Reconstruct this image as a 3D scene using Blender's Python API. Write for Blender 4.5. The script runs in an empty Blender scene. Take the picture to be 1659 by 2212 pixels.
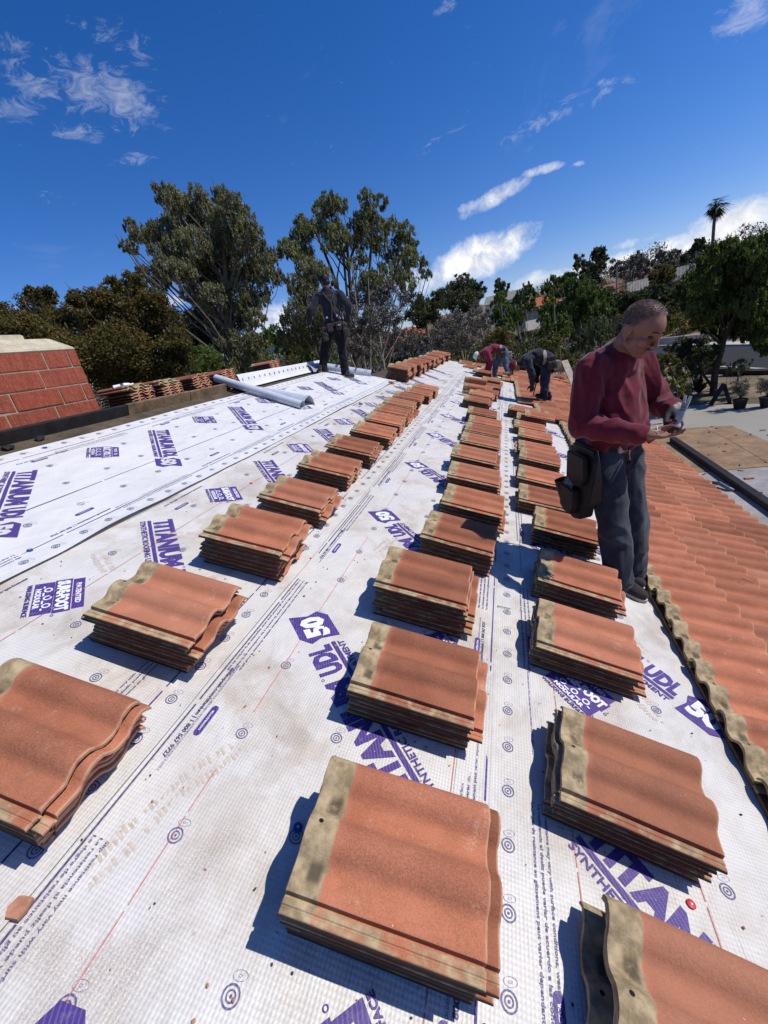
import bpy, bmesh, math, random
import numpy as np
from mathutils import Vector, Matrix, noise

random.seed(7); np.random.seed(7)
sc = bpy.context.scene
COL = sc.collection
R = math.radians

# ------------------------------------------------------------------ camera, sky, sun, exposure
EYE = 4.7                                   # metres above the yard
M = np.array([[0.94671941, -0.08220886, -0.31139053],
              [0.25593546, -0.39487186, 0.88236798],
              [-0.19549783, -0.91505077, -0.35279269]])
cd = bpy.data.cameras.new('camera')
cam = bpy.data.objects.new('camera', cd); COL.objects.link(cam)
cd.sensor_fit = 'HORIZONTAL'; cd.sensor_width = 36.0; cd.lens = 905 / 1659 * 36
cd.clip_start = 0.05; cd.clip_end = 4000
mw = Matrix.Identity(4)
for r_ in range(3):
    mw[r_][0] = M[r_, 0]; mw[r_][1] = -M[r_, 1]; mw[r_][2] = -M[r_, 2]
mw[2][3] = EYE
cam.matrix_world = mw
sc.camera = cam

SUN_EL, SUN_AZ = 50.0, 84.0                 # azimuth from +Y towards +X
sd = bpy.data.lights.new('sun', 'SUN'); so = bpy.data.objects.new('sun', sd); COL.objects.link(so)
sd.energy = 4.6; sd.angle = R(0.53); sd.color = (1.0, 0.955, 0.89)
tosun = Vector((math.sin(R(SUN_AZ)) * math.cos(R(SUN_EL)), math.cos(R(SUN_AZ)) * math.cos(R(SUN_EL)), math.sin(R(SUN_EL))))
so.rotation_euler = tosun.to_track_quat('Z', 'Y').to_euler(); so.location = (20, 0, 40)

sc.view_settings.view_transform = 'Standard'; sc.view_settings.look = 'None'
sc.view_settings.exposure = -0.07; sc.view_settings.gamma = 1.0
try: sc.view_settings.use_curve_mapping = False
except Exception: pass
sc.cycles.max_bounces = 6; sc.cycles.diffuse_bounces = 3; sc.cycles.glossy_bounces = 2
sc.cycles.transmission_bounces = 3; sc.cycles.transparent_max_bounces = 4

TAN_P = math.tan(R(20.0))
PC, PS = math.cos(R(20.0)), math.sin(R(20.0))
HP = 1.42                                   # eye above the roof plane, square to it
EV = Vector((PC, 0, -PS)); NV = Vector((PS, 0, PC)); YV = Vector((0, 1, 0))
def P(s, y, o=0.0):
    """point on the roof slope: s down the slope, y along the ridge, o above the slope"""
    return EV * s + YV * y + NV * (o - HP) + Vector((0, 0, EYE))
def TR(s, y, o=0.0, th=0.0):
    m = Matrix.Identity(4); a, b = math.cos(th), math.sin(th)
    ex = EV * a + YV * b; ey = YV * a - EV * b
    for i in range(3):
        m[i][0] = ex[i]; m[i][1] = ey[i]; m[i][2] = NV[i]
    m.translation = P(s, y, o); return m
def RAY(x, y):
    d = M @ np.array([x - 829.5, y - 1106.0, 905.0]); return Vector(d / np.linalg.norm(d))
def AT(x, y, D):
    """world point seen in direction (x, y) of the photograph at ground distance D"""
    d = RAY(x, y); t = D / math.hypot(d.x, d.y); return d * t + Vector((0, 0, EYE))

# world
W = bpy.data.worlds.new('World'); sc.world = W; W.use_nodes = True
nt = W.node_tree; nt.nodes.clear(); L_ = nt.links.new
def wn(t, **k):
    n = nt.nodes.new(t)
    for a, v in k.items(): setattr(n, a, v)
    return n
def wmath(op, a, b=None, c=None, clamp=False):
    n = wn('ShaderNodeMath', operation=op, use_clamp=clamp)
    for i, v in enumerate((a, b, c)):
        if v is None: continue
        if isinstance(v, (int, float)): n.inputs[i].default_value = v
        else: L_(v, n.inputs[i])
    return n.outputs[0]
sky = wn('ShaderNodeTexSky', sky_type='NISHITA', sun_disc=False)
sky.sun_elevation = R(SUN_EL); sky.sun_rotation = R(SUN_AZ)
sky.air_density = 1.0; sky.dust_density = 0.25; sky.ozone_density = 2.2; sky.altitude = 300
hs = wn('ShaderNodeHueSaturation'); hs.inputs['Saturation'].default_value = 1.38; hs.inputs['Value'].default_value = 1.0
L_(sky.outputs[0], hs.inputs['Color'])
tc = wn('ShaderNodeTexCoord'); DIRN = tc.outputs['Generated']
def wdot(v):
    n = wn('ShaderNodeVectorMath', operation='DOT_PRODUCT'); L_(DIRN, n.inputs[0]); n.inputs[1].default_value = v; return n.outputs['Value']
def wnoise(scale, detail=6, rough=0.6, off=(0, 0, 0), stretch=(1, 1, 1), dist=0.0):
    mp = wn('ShaderNodeMapping'); L_(DIRN, mp.inputs[0]); mp.inputs['Location'].default_value = off; mp.inputs['Scale'].default_value = stretch
    n = wn('ShaderNodeTexNoise'); L_(mp.outputs[0], n.inputs['Vector'])
    n.inputs['Scale'].default_value = scale; n.inputs['Detail'].default_value = detail; n.inputs['Roughness'].default_value = rough; n.inputs['Distortion'].default_value = dist
    return n.outputs[0]
# clouds of the photograph: centre pixel, half length, half height, tilt (deg, up to the right), strength, kind
CLOUDS = [(1030, 562, 125, 46, 24, 1.0, 0), (960, 600, 80, 28, 20, .9, 0), (1095, 520, 60, 24, 30, .85, 0), (1072, 424, 90, 20, 28, .85, 0), (1020, 445, 36, 16, 10, .8, 0), (1172, 366, 58, 12, 17, .8, 0),
          (1251, 353, 20, 8, 8, .7, 0), (1470, 556, 340, 46, 17, 1.2, 0), (1610, 470, 170, 40, 20, 1.1, 0), (1640, 520, 150, 30, 18, 1.1, 0), (1380, 520, 70, 12, 14, .7, 0), (1230, 600, 120, 20, 18, .7, 0),
          (235, 205, 120, 60, -15, 0.53, 1), (60, 180, 90, 40, -20, 0.43, 1), (260, 85, 90, 34, -20, 0.36, 1), (165, 285, 60, 20, -8, 0.47, 1), (290, 345, 48, 12, 0, 0.43, 1),
          (25, 240, 60, 22, -8, 0.52, 1), (300, 125, 40, 22, -30, 0.43, 1), (1235, 228, 150, 22, 27, 0.43, 1), (1615, 28, 80, 34, 25, 0.65, 1), (965, 12, 30, 12, 30, 0.43, 1), (120, 430, 40, 12, -5, 0.30, 1), (960, 300, 90, 22, 25, 0.21, 1), (20, 105, 60, 26, -15, 0.43, 1),
          (368, 650, 44, 18, 8, .9, 0), (600, 690, 90, 40, 5, .8, 0), (905, 600, 70, 36, 15, .7, 0), (1160, 610, 80, 26, 15, .85, 0), (20, 680, 80, 26, 5, .8, 0), (240, 640, 160, 20, 5, .4, 1)]
n_big = wnoise(9, 8, .62, dist=.35); n_fine = wnoise(26, 6, .7, off=(3, 1, 2), dist=.5)
n_puff = wmath('ADD', wmath('MULTIPLY', n_big, .62), wmath('MULTIPLY', n_fine, .38))
acc = {0: None, 1: None}
for (cx, cy, hl, hh, tilt, st, kind) in CLOUDS:
    c0 = RAY(cx, cy); a = R(tilt)
    u = (RAY(cx + 10 * math.cos(a), cy - 10 * math.sin(a)) - c0); su = u.length / 10; u.normalize()
    v = (RAY(cx + 10 * math.sin(a), cy + 10 * math.cos(a)) - c0); sv = v.length / 10; v.normalize()
    v = (v - u * v.dot(u)).normalized()
    du = wmath('MULTIPLY', wmath('SUBTRACT', wdot(u), c0.dot(u)), 1 / (hl * su))
    dv = wmath('MULTIPLY', wmath('SUBTRACT', wdot(v), c0.dot(v)), 1 / (hh * sv))
    r2 = wmath('ADD', wmath('MULTIPLY', du, du), wmath('MULTIPLY', dv, dv))
    front = wmath('GREATER_THAN', wdot(c0), 0.2)
    m_ = wmath('MULTIPLY', wmath('MULTIPLY', wmath('SUBTRACT', 1.0, wmath('MULTIPLY', r2, .5), clamp=True), st), front)
    acc[kind] = m_ if acc[kind] is None else wmath('MAXIMUM', acc[kind], m_)
# puffs: mask + noise over a threshold, plus thin scattered cirrus everywhere else in the sky
puff = wmath('MULTIPLY', wmath('SUBTRACT', wmath('ADD', acc[0], wmath('MULTIPLY', n_puff, 2.1)), 1.50), 1.75, clamp=True)
n_cir = wnoise(22, 10, .72, off=(5, 2, 7), stretch=(1.0, 1.5, 2.6), dist=1.1)
cir = wmath('MULTIPLY', wmath('MULTIPLY', wmath('SUBTRACT', wmath('ADD', acc[1], wmath('MULTIPLY', n_cir, 1.9)), 1.22), 1.1, clamp=True), .55)
n_all = wnoise(3.4, 8, .65, off=(1, 8, 3), stretch=(1, 1, 2), dist=.6)
allc = wmath('MULTIPLY', wmath('SUBTRACT', n_all, .62, clamp=True), 1.2, clamp=True)
cov = wmath('MAXIMUM', wmath('MAXIMUM', puff, cir), wmath('MULTIPLY', allc, .5))
shade = wn('ShaderNodeMixRGB'); shade.inputs[1].default_value = (6.4, 6.9, 8.0, 1); shade.inputs[2].default_value = (11.2, 11.2, 11.2, 1)
L_(wmath('MULTIPLY', wmath('SUBTRACT', n_fine, .32), 3.2, clamp=True), shade.inputs[0])
tnt = wn('ShaderNodeMixRGB', blend_type='MULTIPLY'); tnt.inputs[0].default_value = 1; L_(hs.outputs[0], tnt.inputs[1]); tnt.inputs[2].default_value = (.94, .93, 1.28, 1)
mixc = wn('ShaderNodeMixRGB'); L_(cov, mixc.inputs[0]); L_(tnt.outputs[0], mixc.inputs[1]); L_(shade.outputs[0], mixc.inputs[2])
bg = wn('ShaderNodeBackground'); bg.inputs['Strength'].default_value = 0.101
L_(mixc.outputs[0], bg.inputs['Color'])
wo = wn('ShaderNodeOutputWorld'); L_(bg.outputs[0], wo.inputs[0])

# ------------------------------------------------------------------ helpers
def link(o): COL.objects.link(o); return o
def par(o, p):
    o.parent = p
    o.matrix_parent_inverse = Matrix.Translation(-p.location) if p.type == 'EMPTY' else Matrix.Identity(4)
    return o
def tag(o, label, cat, group=None, kind=None):
    if label: o['label'] = label
    if cat: o['category'] = cat
    if group: o['group'] = group
    if kind: o['kind'] = kind
    return o
def empty(name, loc, label, cat, group=None):
    o = bpy.data.objects.new(name, None); o.location = loc; o.empty_display_size = .2
    link(o); return tag(o, label, cat, group)
def ob(name, me, mat=None, parent=None, smooth=None):
    if isinstance(me, bmesh.types.BMesh):
        b = me; me = bpy.data.meshes.new(name); b.normal_update(); b.to_mesh(me); b.free()
    o = bpy.data.objects.new(name, me); link(o)
    if mat is not None:
        for m_ in (mat if isinstance(mat, (list, tuple)) else [mat]):
            if len(me.materials) < 16: me.materials.append(m_)
    if parent is not None: par(o, parent)
    if smooth is not None:
        me.polygons.foreach_set('use_smooth', [True] * len(me.polygons))
        if smooth < 179: me.set_sharp_from_angle(angle=R(smooth))
    return o
def structure(o): o['kind'] = 'structure'; return o
def mesh_np(name, V, F, uv=None):
    """quads/tris from numpy arrays; uv per face corner or per vertex"""
    me = bpy.data.meshes.new(name)
    V = np.asarray(V, np.float32); F = np.asarray(F, np.int32); k = F.shape[1]
    me.vertices.add(len(V)); me.vertices.foreach_set('co', V.ravel())
    me.loops.add(F.size); me.loops.foreach_set('vertex_index', F.ravel())
    me.polygons.add(len(F)); me.polygons.foreach_set('loop_start', np.arange(0, F.size, k, dtype=np.int32))
    if uv is not None:
        l = me.uv_layers.new(name='UVMap'); uv = np.asarray(uv, np.float32)
        if len(uv) == len(V): uv = uv[F.ravel()]
        l.data.foreach_set('uv', uv.ravel())
    me.update(calc_edges=True); return me
def grid(nx, ny):
    i, j = np.meshgrid(np.arange(nx - 1), np.arange(ny - 1), indexing='ij'); a = (i * ny + j).ravel()
    return np.stack([a, a + ny, a + ny + 1, a + 1], 1)
def box(bm, c, h, ax=None, bev=0.0):
    """box of half sizes h at c, optional 3x3 axes"""
    m_ = Matrix.Identity(4)
    if ax is not None:
        for i in range(3):
            for j in range(3): m_[i][j] = ax[j][i]
    m_ = Matrix.Translation(c) @ m_ @ Matrix.Diagonal((h[0] * 2, h[1] * 2, h[2] * 2, 1))
    r = bmesh.ops.create_cube(bm, size=1.0, matrix=m_)
    if bev: bmesh.ops.bevel(bm, geom=list({e for v in r['verts'] for e in v.link_edges}), offset=bev, segments=2, profile=.6, affect='EDGES')
    return r['verts']
def tube(bm, pts, rad, n=6, cap=True):
    """tapered tube through pts"""
    pts = [Vector(p) for p in pts]; rings = []
    up = Vector((.31, .17, .93)).normalized()
    for i, p in enumerate(pts):
        d = (pts[min(i + 1, len(pts) - 1)] - pts[max(i - 1, 0)]).normalized()
        a = d.cross(up); a = (a if a.length > .05 else d.cross(Vector((1, 0, 0)))).normalized(); b = d.cross(a)
        r = rad[i] if isinstance(rad, (list, tuple)) else rad
        rings.append([bm.verts.new(p + (a * math.cos(2 * math.pi * k / n) + b * math.sin(2 * math.pi * k / n)) * r) for k in range(n)])
    for q, w in zip(rings, rings[1:]):
        for k in range(n): bm.faces.new((q[k], q[(k + 1) % n], w[(k + 1) % n], w[k]))
    if cap:
        try: bm.faces.new(rings[0][::-1]); bm.faces.new(rings[-1])
        except ValueError: pass
def lathe(bm, prof, n=20, M4=Matrix.Identity(4)):
    rings = []
    for (r, z) in prof:
        rings.append([bm.verts.new(M4 @ Vector((r * math.cos(2 * math.pi * k / n), r * math.sin(2 * math.pi * k / n), z))) for k in range(n)])
    for q, w in zip(rings, rings[1:]):
        for k in range(n): bm.faces.new((q[k], q[(k + 1) % n], w[(k + 1) % n], w[k]))
    bm.faces.new(rings[0][::-1]); bm.faces.new(rings[-1])

# ------------------------------------------------------------------ materials
class NT:
    def __init__(s, name):
        s.m = bpy.data.materials.new(name); s.m.use_nodes = True; s.t = s.m.node_tree; s.t.nodes.clear()
        s.out = s.t.nodes.new('ShaderNodeOutputMaterial')
    def n(s, t, **k):
        q = s.t.nodes.new(t)
        for a, v in k.items(): setattr(q, a, v)
        return q
    def l(s, a, b): s.t.links.new(a, b)
    def put(s, v, sock):
        if isinstance(v, (int, float)): sock.default_value = v
        elif isinstance(v, (tuple, list)): sock.default_value = tuple(v) + ((1,) if len(v) == 3 and len(sock.default_value) == 4 else ())
        else: s.l(v, sock)
    def math(s, op, a, b=None, clamp=False):
        q = s.n('ShaderNodeMath', operation=op, use_clamp=clamp); s.put(a, q.inputs[0])
        if b is not None: s.put(b, q.inputs[1])
        return q.outputs[0]
    def mix(s, f, a, b, mode='MIX'):
        q = s.n('ShaderNodeMixRGB', blend_type=mode); s.put(f, q.inputs[0]); s.put(a, q.inputs[1]); s.put(b, q.inputs[2]); return q.outputs[0]
    def coord(s, which='Object'): return s.n('ShaderNodeTexCoord').outputs[which]
    def pos(s): return s.n('ShaderNodeNewGeometry').outputs['Position']
    def noise(s, vec, scale, detail=4, rough=.55, dist=0.0, out=0, scl=None):
        if scl is not None:
            mp = s.n('ShaderNodeMapping'); s.l(vec, mp.inputs[0]); mp.inputs['Scale'].default_value = scl; vec = mp.outputs[0]
        q = s.n('ShaderNodeTexNoise'); s.l(vec, q.inputs['Vector']); q.inputs['Scale'].default_value = scale; q.inputs['Detail'].default_value = detail
        q.inputs['Roughness'].default_value = rough; q.inputs['Distortion'].default_value = dist; return q.outputs[out]
    def ss(s, v, a, b):
        q = s.n('ShaderNodeMapRange', interpolation_type='SMOOTHSTEP'); s.put(v, q.inputs[0]); q.inputs[1].default_value = a; q.inputs[2].default_value = b; return q.outputs[0]
    def bump(s, h, strength=.4, dist=.005, normal=None):
        q = s.n('ShaderNodeBump'); s.l(h, q.inputs['Height']); q.inputs['Strength'].default_value = strength; q.inputs['Distance'].default_value = dist
        if normal is not None: s.l(normal, q.inputs['Normal'])
        return q.outputs[0]
    def done(s, col, rough=.8, normal=None, spec=.3, metal=0.0, sheen=0.0):
        b = s.n('ShaderNodeBsdfPrincipled'); s.put(col, b.inputs['Base Color']); s.put(rough, b.inputs['Roughness'])
        b.inputs['Specular IOR Level'].default_value = spec; b.inputs['Metallic'].default_value = metal
        if sheen: b.inputs['Sheen Weight'].default_value = sheen
        if normal is not None: s.l(normal, b.inputs['Normal'])
        s.l(b.outputs[0], s.out.inputs[0]); return s.m

def simple(name, col, rough=.8, var=.25, scale=12., bump=.3, bd=.004, spec=.3, metal=0., coord='Object', sheen=0., detail=5):
    q = NT(name); v = q.coord(coord); n1 = q.noise(v, scale, detail); n2 = q.noise(v, scale * 5.3, 3)
    f = q.math('ADD', q.math('MULTIPLY', n1, .65), q.math('MULTIPLY', n2, .35))
    lo = tuple(c * (1 - var) for c in col); hi = tuple(min(1, c * (1 + var)) for c in col)
    c = q.mix(q.ss(f, .3, .7), lo, hi)
    return q.done(c, rough, q.bump(f, bump, bd) if bump else None, spec, metal, sheen)

def tile_material():
    q = NT('terracotta_tile'); uv = q.n('ShaderNodeUVMap', uv_map='UVMap').outputs[0]
    sp = q.n('ShaderNodeSeparateXYZ'); q.l(uv, sp.inputs[0]); u, v = sp.outputs[0], sp.outputs[1]
    oi = q.n('ShaderNodeObjectInfo'); rnd = oi.outputs['Random']
    cmb = q.n('ShaderNodeCombineXYZ'); q.l(q.math('MULTIPLY', rnd, 37.), cmb.inputs[0]); q.l(q.math('MULTIPLY', rnd, 91.), cmb.inputs[1])
    va = q.n('ShaderNodeVectorMath', operation='ADD'); q.l(q.coord('Object'), va.inputs[0]); q.l(cmb.outputs[0], va.inputs[1]); oc = va.outputs[0]
    grain = q.noise(oc, 230, 3, .8); mid = q.noise(oc, 28, 4, .6); big = q.noise(oc, 6, 4, .6); streak = q.noise(oc, 9, 4, .6, scl=(1, 7, 1))
    red = q.mix(q.ss(big, .3, .7), (.300, .100, .048), (.435, .158, .080))
    brl = q.math('MAXIMUM', q.ss(q.math('ABSOLUTE', q.math('SUBTRACT', v, .445)), .155, .09), q.ss(q.math('ABSOLUTE', q.math('SUBTRACT', v, .885)), .155, .09))
    gr2 = q.noise(oc, 120, 4, .8)
    red = q.mix(q.math('MULTIPLY', q.math('MULTIPLY', brl, q.ss(gr2, .40, .62)), .55), red, (.215, .085, .052))
    red = q.mix(q.math('MULTIPLY', q.ss(streak, .45, .75), .35), red, (.27, .098, .055))
    red = q.mix(q.math('MULTIPLY', q.ss(grain, .35, .75), .42), red, (.50, .225, .14))
    red = q.mix(q.math('MULTIPLY', q.ss(grain, .55, .25), .28), red, (.15, .05, .03))
    # pale lichen-like scuffs on some tiles
    li = q.math('MULTIPLY', q.ss(q.noise(oc, 11, 6, .72), .56, .70), q.ss(q.noise(oc, 150, 3, .7), .42, .62))
    li = q.math('MULTIPLY', li, q.ss(q.math('FRACT', q.math('MULTIPLY', rnd, 7.31)), .30, .85))
    red = q.mix(q.math('MULTIPLY', li, .75), red, (.56, .42, .31))
    red = q.mix(q.ss(q.noise(oc, 120, 2, .5), .775, .79), red, (.70, .55, .42))
    tone = q.math('ADD', .72, q.math('MULTIPLY', q.math('FRACT', q.math('MULTIPLY', rnd, 3.7)), .54))
    red = q.mix(q.math('MULTIPLY', q.ss(q.math('FRACT', q.math('MULTIPLY', rnd, 11.3)), .62, .95), .45), red, (.34, .165, .10))
    tn = q.n('ShaderNodeCombineXYZ')
    for i in range(3): q.l(tone, tn.inputs[i])
    red = q.mix(1., red, tn.outputs[0], 'MULTIPLY')
    # bare cement where the next course used to cover the head, and along the side lock
    edge = q.math('ADD', u, q.math('MULTIPLY', q.math('SUBTRACT', mid, .5), .06))
    head = q.ss(edge, .182, .160)
    lock = q.math('MULTIPLY', q.ss(q.math('ADD', v, q.math('MULTIPLY', q.math('SUBTRACT', streak, .5), .05)), .112, .088), q.ss(q.noise(oc, 14, 3), .38, .62))
    cem = q.mix(q.ss(mid, .3, .72), (.25, .185, .10), (.50, .385, .225))
    pan = q.math('MULTIPLY', q.ss(q.math('ABSOLUTE', q.math('SUBTRACT', v, .66)), .10, .03), q.ss(q.math('ABSOLUTE', q.math('SUBTRACT', u, .115)), .055, .02))
    pan2 = q.math('MULTIPLY', q.ss(q.math('ABSOLUTE', q.math('SUBTRACT', v, .24)), .09, .03), q.ss(q.math('ABSOLUTE', q.math('SUBTRACT', u, .115)), .055, .02))
    st = q.math('MULTIPLY', q.math('MAXIMUM', pan, pan2), q.ss(q.noise(oc, 17, 5, .7), .32, .54))
    st = q.math('MAXIMUM', st, q.math('MULTIPLY', q.ss(q.noise(oc, 10, 5, .7), .58, .74), .6))
    cem = q.mix(q.math('MULTIPLY', st, .85), cem, (.060, .048, .030))
    halo = q.math('MULTIPLY', q.ss(edge, .225, .17), .6)
    red = q.mix(halo, red, (.47, .165, .10))
    base = q.mix(q.math('MAXIMUM', head, q.math('MULTIPLY', lock, .9)), red, cem)
    hole = q.math('ADD', q.math('POWER', q.math('MULTIPLY', q.math('SUBTRACT', u, .07), 1.27), 2.), q.math('POWER', q.math('SUBTRACT', v, .5), 2.))
    base = q.mix(q.ss(hole, .00035, .0002), base, (.012, .01, .008))
    base = q.mix(q.math('MULTIPLY', q.ss(u, .982, .996), q.ss(mid, .2, .6)), base, (.50, .27, .17))  # pale broken clay on the nose, with a sunlit edge painted in
    base = q.mix(q.math('MULTIPLY', q.ss(v, .006, .0018), .95), base, (.040, .028, .021))  # side edge painted near-black, standing in for the shade between stacked tiles
    hgt = q.math('ADD', q.math('MULTIPLY', grain, .55), q.math('ADD', q.math('MULTIPLY', mid, .9), q.math('MULTIPLY', q.math('MULTIPLY', gr2, brl), 1.1)))
    return q.done(base, .88, q.bump(hgt, .55, .0035), .22)
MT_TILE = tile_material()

def sheet_material(name, dirt, tint):
    q = NT(name); uv = q.n('ShaderNodeUVMap', uv_map='UVMap').outputs[0]   # uv in metres on the slope
    sp = q.n('ShaderNodeSeparateXYZ'); q.l(uv, sp.inputs[0]); s, y = sp.outputs[0], sp.outputs[1]
    wv = q.math('ADD', q.math('SINE', q.math('MULTIPLY', s, 2 * math.pi / .0105)), q.math('SINE', q.math('MULTIPLY', y, 2 * math.pi / .0125)))
    fine = q.noise(uv, 260, 2, .6); big = q.noise(uv, 1.7, 6, .65, .4); scuff = q.noise(uv, 6.5, 6, .72, .8); smear = q.noise(uv, 3.2, 5, .65, .5, scl=(1, .75, 1))
    base = q.mix(q.ss(q.noise(uv, 2.4, 3), .3, .7), tuple(c * .93 for c in tint), tint)
    base = q.mix(q.math('MULTIPLY', q.ss(wv, .2, -1.6), .38), base, tuple(c * .62 for c in tint))
    base = q.mix(q.math('MULTIPLY', q.math('MULTIPLY', q.ss(big, .40, .66), q.ss(scuff, .34, .62)), .60 * dirt), base, (.44, .36, .275))
    base = q.mix(q.math('MULTIPLY', q.math('MULTIPLY', q.ss(smear, .47, .70), q.ss(fine, .30, .62)), .70 * dirt), base, (.33, .255, .175))
    base = q.mix(q.math('MULTIPLY', q.ss(q.noise(uv, 34, 3, .6), .70, .76), .55 * dirt), base, (.22, .16, .11))
    base = q.mix(q.math('MULTIPLY', q.ss(q.noise(uv, .9, 4, .6), .42, .75), .25 * dirt), base, (.50, .46, .43))
    h = q.math('ADD', q.math('MULTIPLY', wv, .20), q.math('MULTIPLY', fine, .5))
    wr = q.noise(uv, 5, 4, .5, .9, scl=(1.5, .9, 1)); wr2 = q.noise(uv, 2.2, 3, .5, 1.2)
    nrm = q.bump(h, .6, .0026, q.bump(q.math('ADD', wr, q.math('MULTIPLY', wr2, 1.6)), .6, .018))
    return q.done(base, q.mix(q.ss(big, .4, .6), (.46,) * 3, (.60,) * 3), nrm, .42)
MT_OLD = sheet_material('underlayment_used', 1.0, (.675, .655, .61))
MT_NEW = sheet_material('underlayment_fresh', .15, (.715, .71, .69))

def print_material(name, col):
    q = NT(name); uv = q.n('ShaderNodeUVMap', uv_map='UVMap').outputs[0]; sp = q.n('ShaderNodeSeparateXYZ'); q.l(uv, sp.inputs[0])
    wv = q.math('SINE', q.math('MULTIPLY', q.math('ADD', sp.outputs[0], q.math('MULTIPLY', sp.outputs[1], .5)), 2 * math.pi / .0125))
    c = q.mix(q.ss(wv, .1, 1.), col, tuple(min(1, x * 1.9 + .012) for x in col))
    c = q.mix(q.math('MULTIPLY', q.ss(q.noise(uv, 40, 4, .7), .52, .72), .35), c, (.30, .27, .36))
    return q.done(c, .5, q.bump(q.noise(uv, 260, 2), .5, .002), .4)
MT_PURPLE = print_material('purple_print', (.056, .031, .165))
MT_INK = print_material('dark_ink', (.055, .048, .105)); MT_INK2 = print_material('text_ink', (.10, .09, .17)); MT_FAINT = print_material('faint_ink', (.16, .145, .26))
MT_WHITE = simple('white_print', (.72, .72, .76), .55, .06, 20, .2)
MT_CHALK = simple('red_chalk', (.52, .20, .19), .9, .3, 60, 0)
MT_FELT = simple('brown_felt', (.085, .064, .042), .92, .45, 5, .5, .004)
MT_TAR = simple('black_tarred_wood', (.016, .015, .016), .7, .5, 9, .4)
MT_WOOD = simple('weathered_board', (.17, .115, .065), .85, .45, 6, .4)
MT_STUCCO = simple('cream_stucco', (.46, .41, .33), .95, .12, 9, .5)
MT_MORTAR = simple('mortar', (.30, .245, .17), .95, .22, 18, .6, .006)
MT_CAP = simple('chimney_cap', (.47, .42, .30), .95, .20, 12, .6, .006)
MT_CONC = simple('concrete', (.30, .28, .235), .93, .16, 1.1, .25, .004, coord='Generated')
MT_ASPH = simple('asphalt', (.042, .043, .046), .95, .18, 3, .3, spec=.06)
MT_KERB = simple('pale_kerb', (.48, .44, .36), .9, .15, 3, .2)
MT_PLY = simple('brown_sheathing', (.255, .165, .095), .92, .3, 2.2, .3)
MT_GREYFELT = simple('grey_sheathing', (.30, .285, .27), .92, .25, 1.6, .3)
MT_BLACK = simple('black_leather', (.011, .010, .010), .62, .4, 30, .4, .003)
MT_STEEL = simple('bare_steel', (.50, .48, .44), .38, .3, 60, .1, .001, .5, .25)
MT_REDP = simple('red_plastic', (.55, .035, .045), .45, .15, 40, 0)
MT_BLUEP = simple('blue_plastic', (.02, .06, .24), .4, .15, 40, 0)
MT_WHITEP = simple('white_plastic', (.74, .74, .77), .4, .06, 40, 0)
MT_BARK = simple('grey_bark', (.15, .125, .10), .95, .45, 3, .6, .02)
MT_BARKP = simple('pale_bark', (.25, .215, .175), .95, .4, 3, .6, .02)
MT_BARKD = simple('dark_bark', (.062, .048, .036), .95, .4, 3, .6, .02)

def block_material():
    q = NT('red_slump_block'); oc = q.coord('Object'); g = q.pos()
    rn = q.n('ShaderNodeObjectInfo').outputs['Random']
    st = q.noise(g, 30, 4, .65, .3, scl=(1, 3.2, .28)); b = q.noise(g, 5, 4)
    c = q.mix(q.ss(st, .3, .7), (.20, .050, .030), (.37, .102, .060))
    c = q.mix(q.math('MULTIPLY', q.ss(b, .5, .8), .45), c, (.27, .075, .062))
    c = q.mix(q.math('MULTIPLY', rn, .35), c, (.31, .062, .038))
    ch = q.noise(g, 46, 4, .75); c = q.mix(q.ss(ch, .66, .72), c, (.10, .03, .024))
    return q.done(c, .92, q.bump(q.math('ADD', st, ch), .9, .010), .2)
MT_BLOCK = block_material()

def leaf_material(name, cols, trans=.38):
    q = NT(name); uv = q.n('ShaderNodeUVMap', uv_map='UVMap').outputs[0]; sp = q.n('ShaderNodeSeparateXYZ'); q.l(uv, sp.inputs[0])
    rp = q.n('ShaderNodeValToRGB'); q.l(sp.outputs[0], rp.inputs[0]); e = rp.color_ramp.elements
    while len(e) < len(cols): e.new(.5)
    for i, c in enumerate(cols): e[i].position = i / (len(cols) - 1); e[i].color = tuple(c) + (1,)
    cl = q.mix(q.math('MULTIPLY', q.ss(q.noise(q.pos(), .55, 3), .35, .7), .45), rp.outputs[0], tuple(x * .55 for x in cols[0]))
    d = q.n('ShaderNodeBsdfPrincipled'); q.l(cl, d.inputs['Base Color']); d.inputs['Roughness'].default_value = .55; d.inputs['Specular IOR Level'].default_value = .3
    t = q.n('ShaderNodeBsdfTranslucent'); q.l(q.mix(1., cl, (1., 1., .55), 'MULTIPLY'), t.inputs[0])
    mx = q.n('ShaderNodeMixShader'); mx.inputs[0].default_value = trans + (.12 if name == 'rusty_leaf' else 0); q.l(d.outputs[0], mx.inputs[1]); q.l(t.outputs[0], mx.inputs[2]); q.l(mx.outputs[0], q.out.inputs[0])
    return q.m
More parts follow.
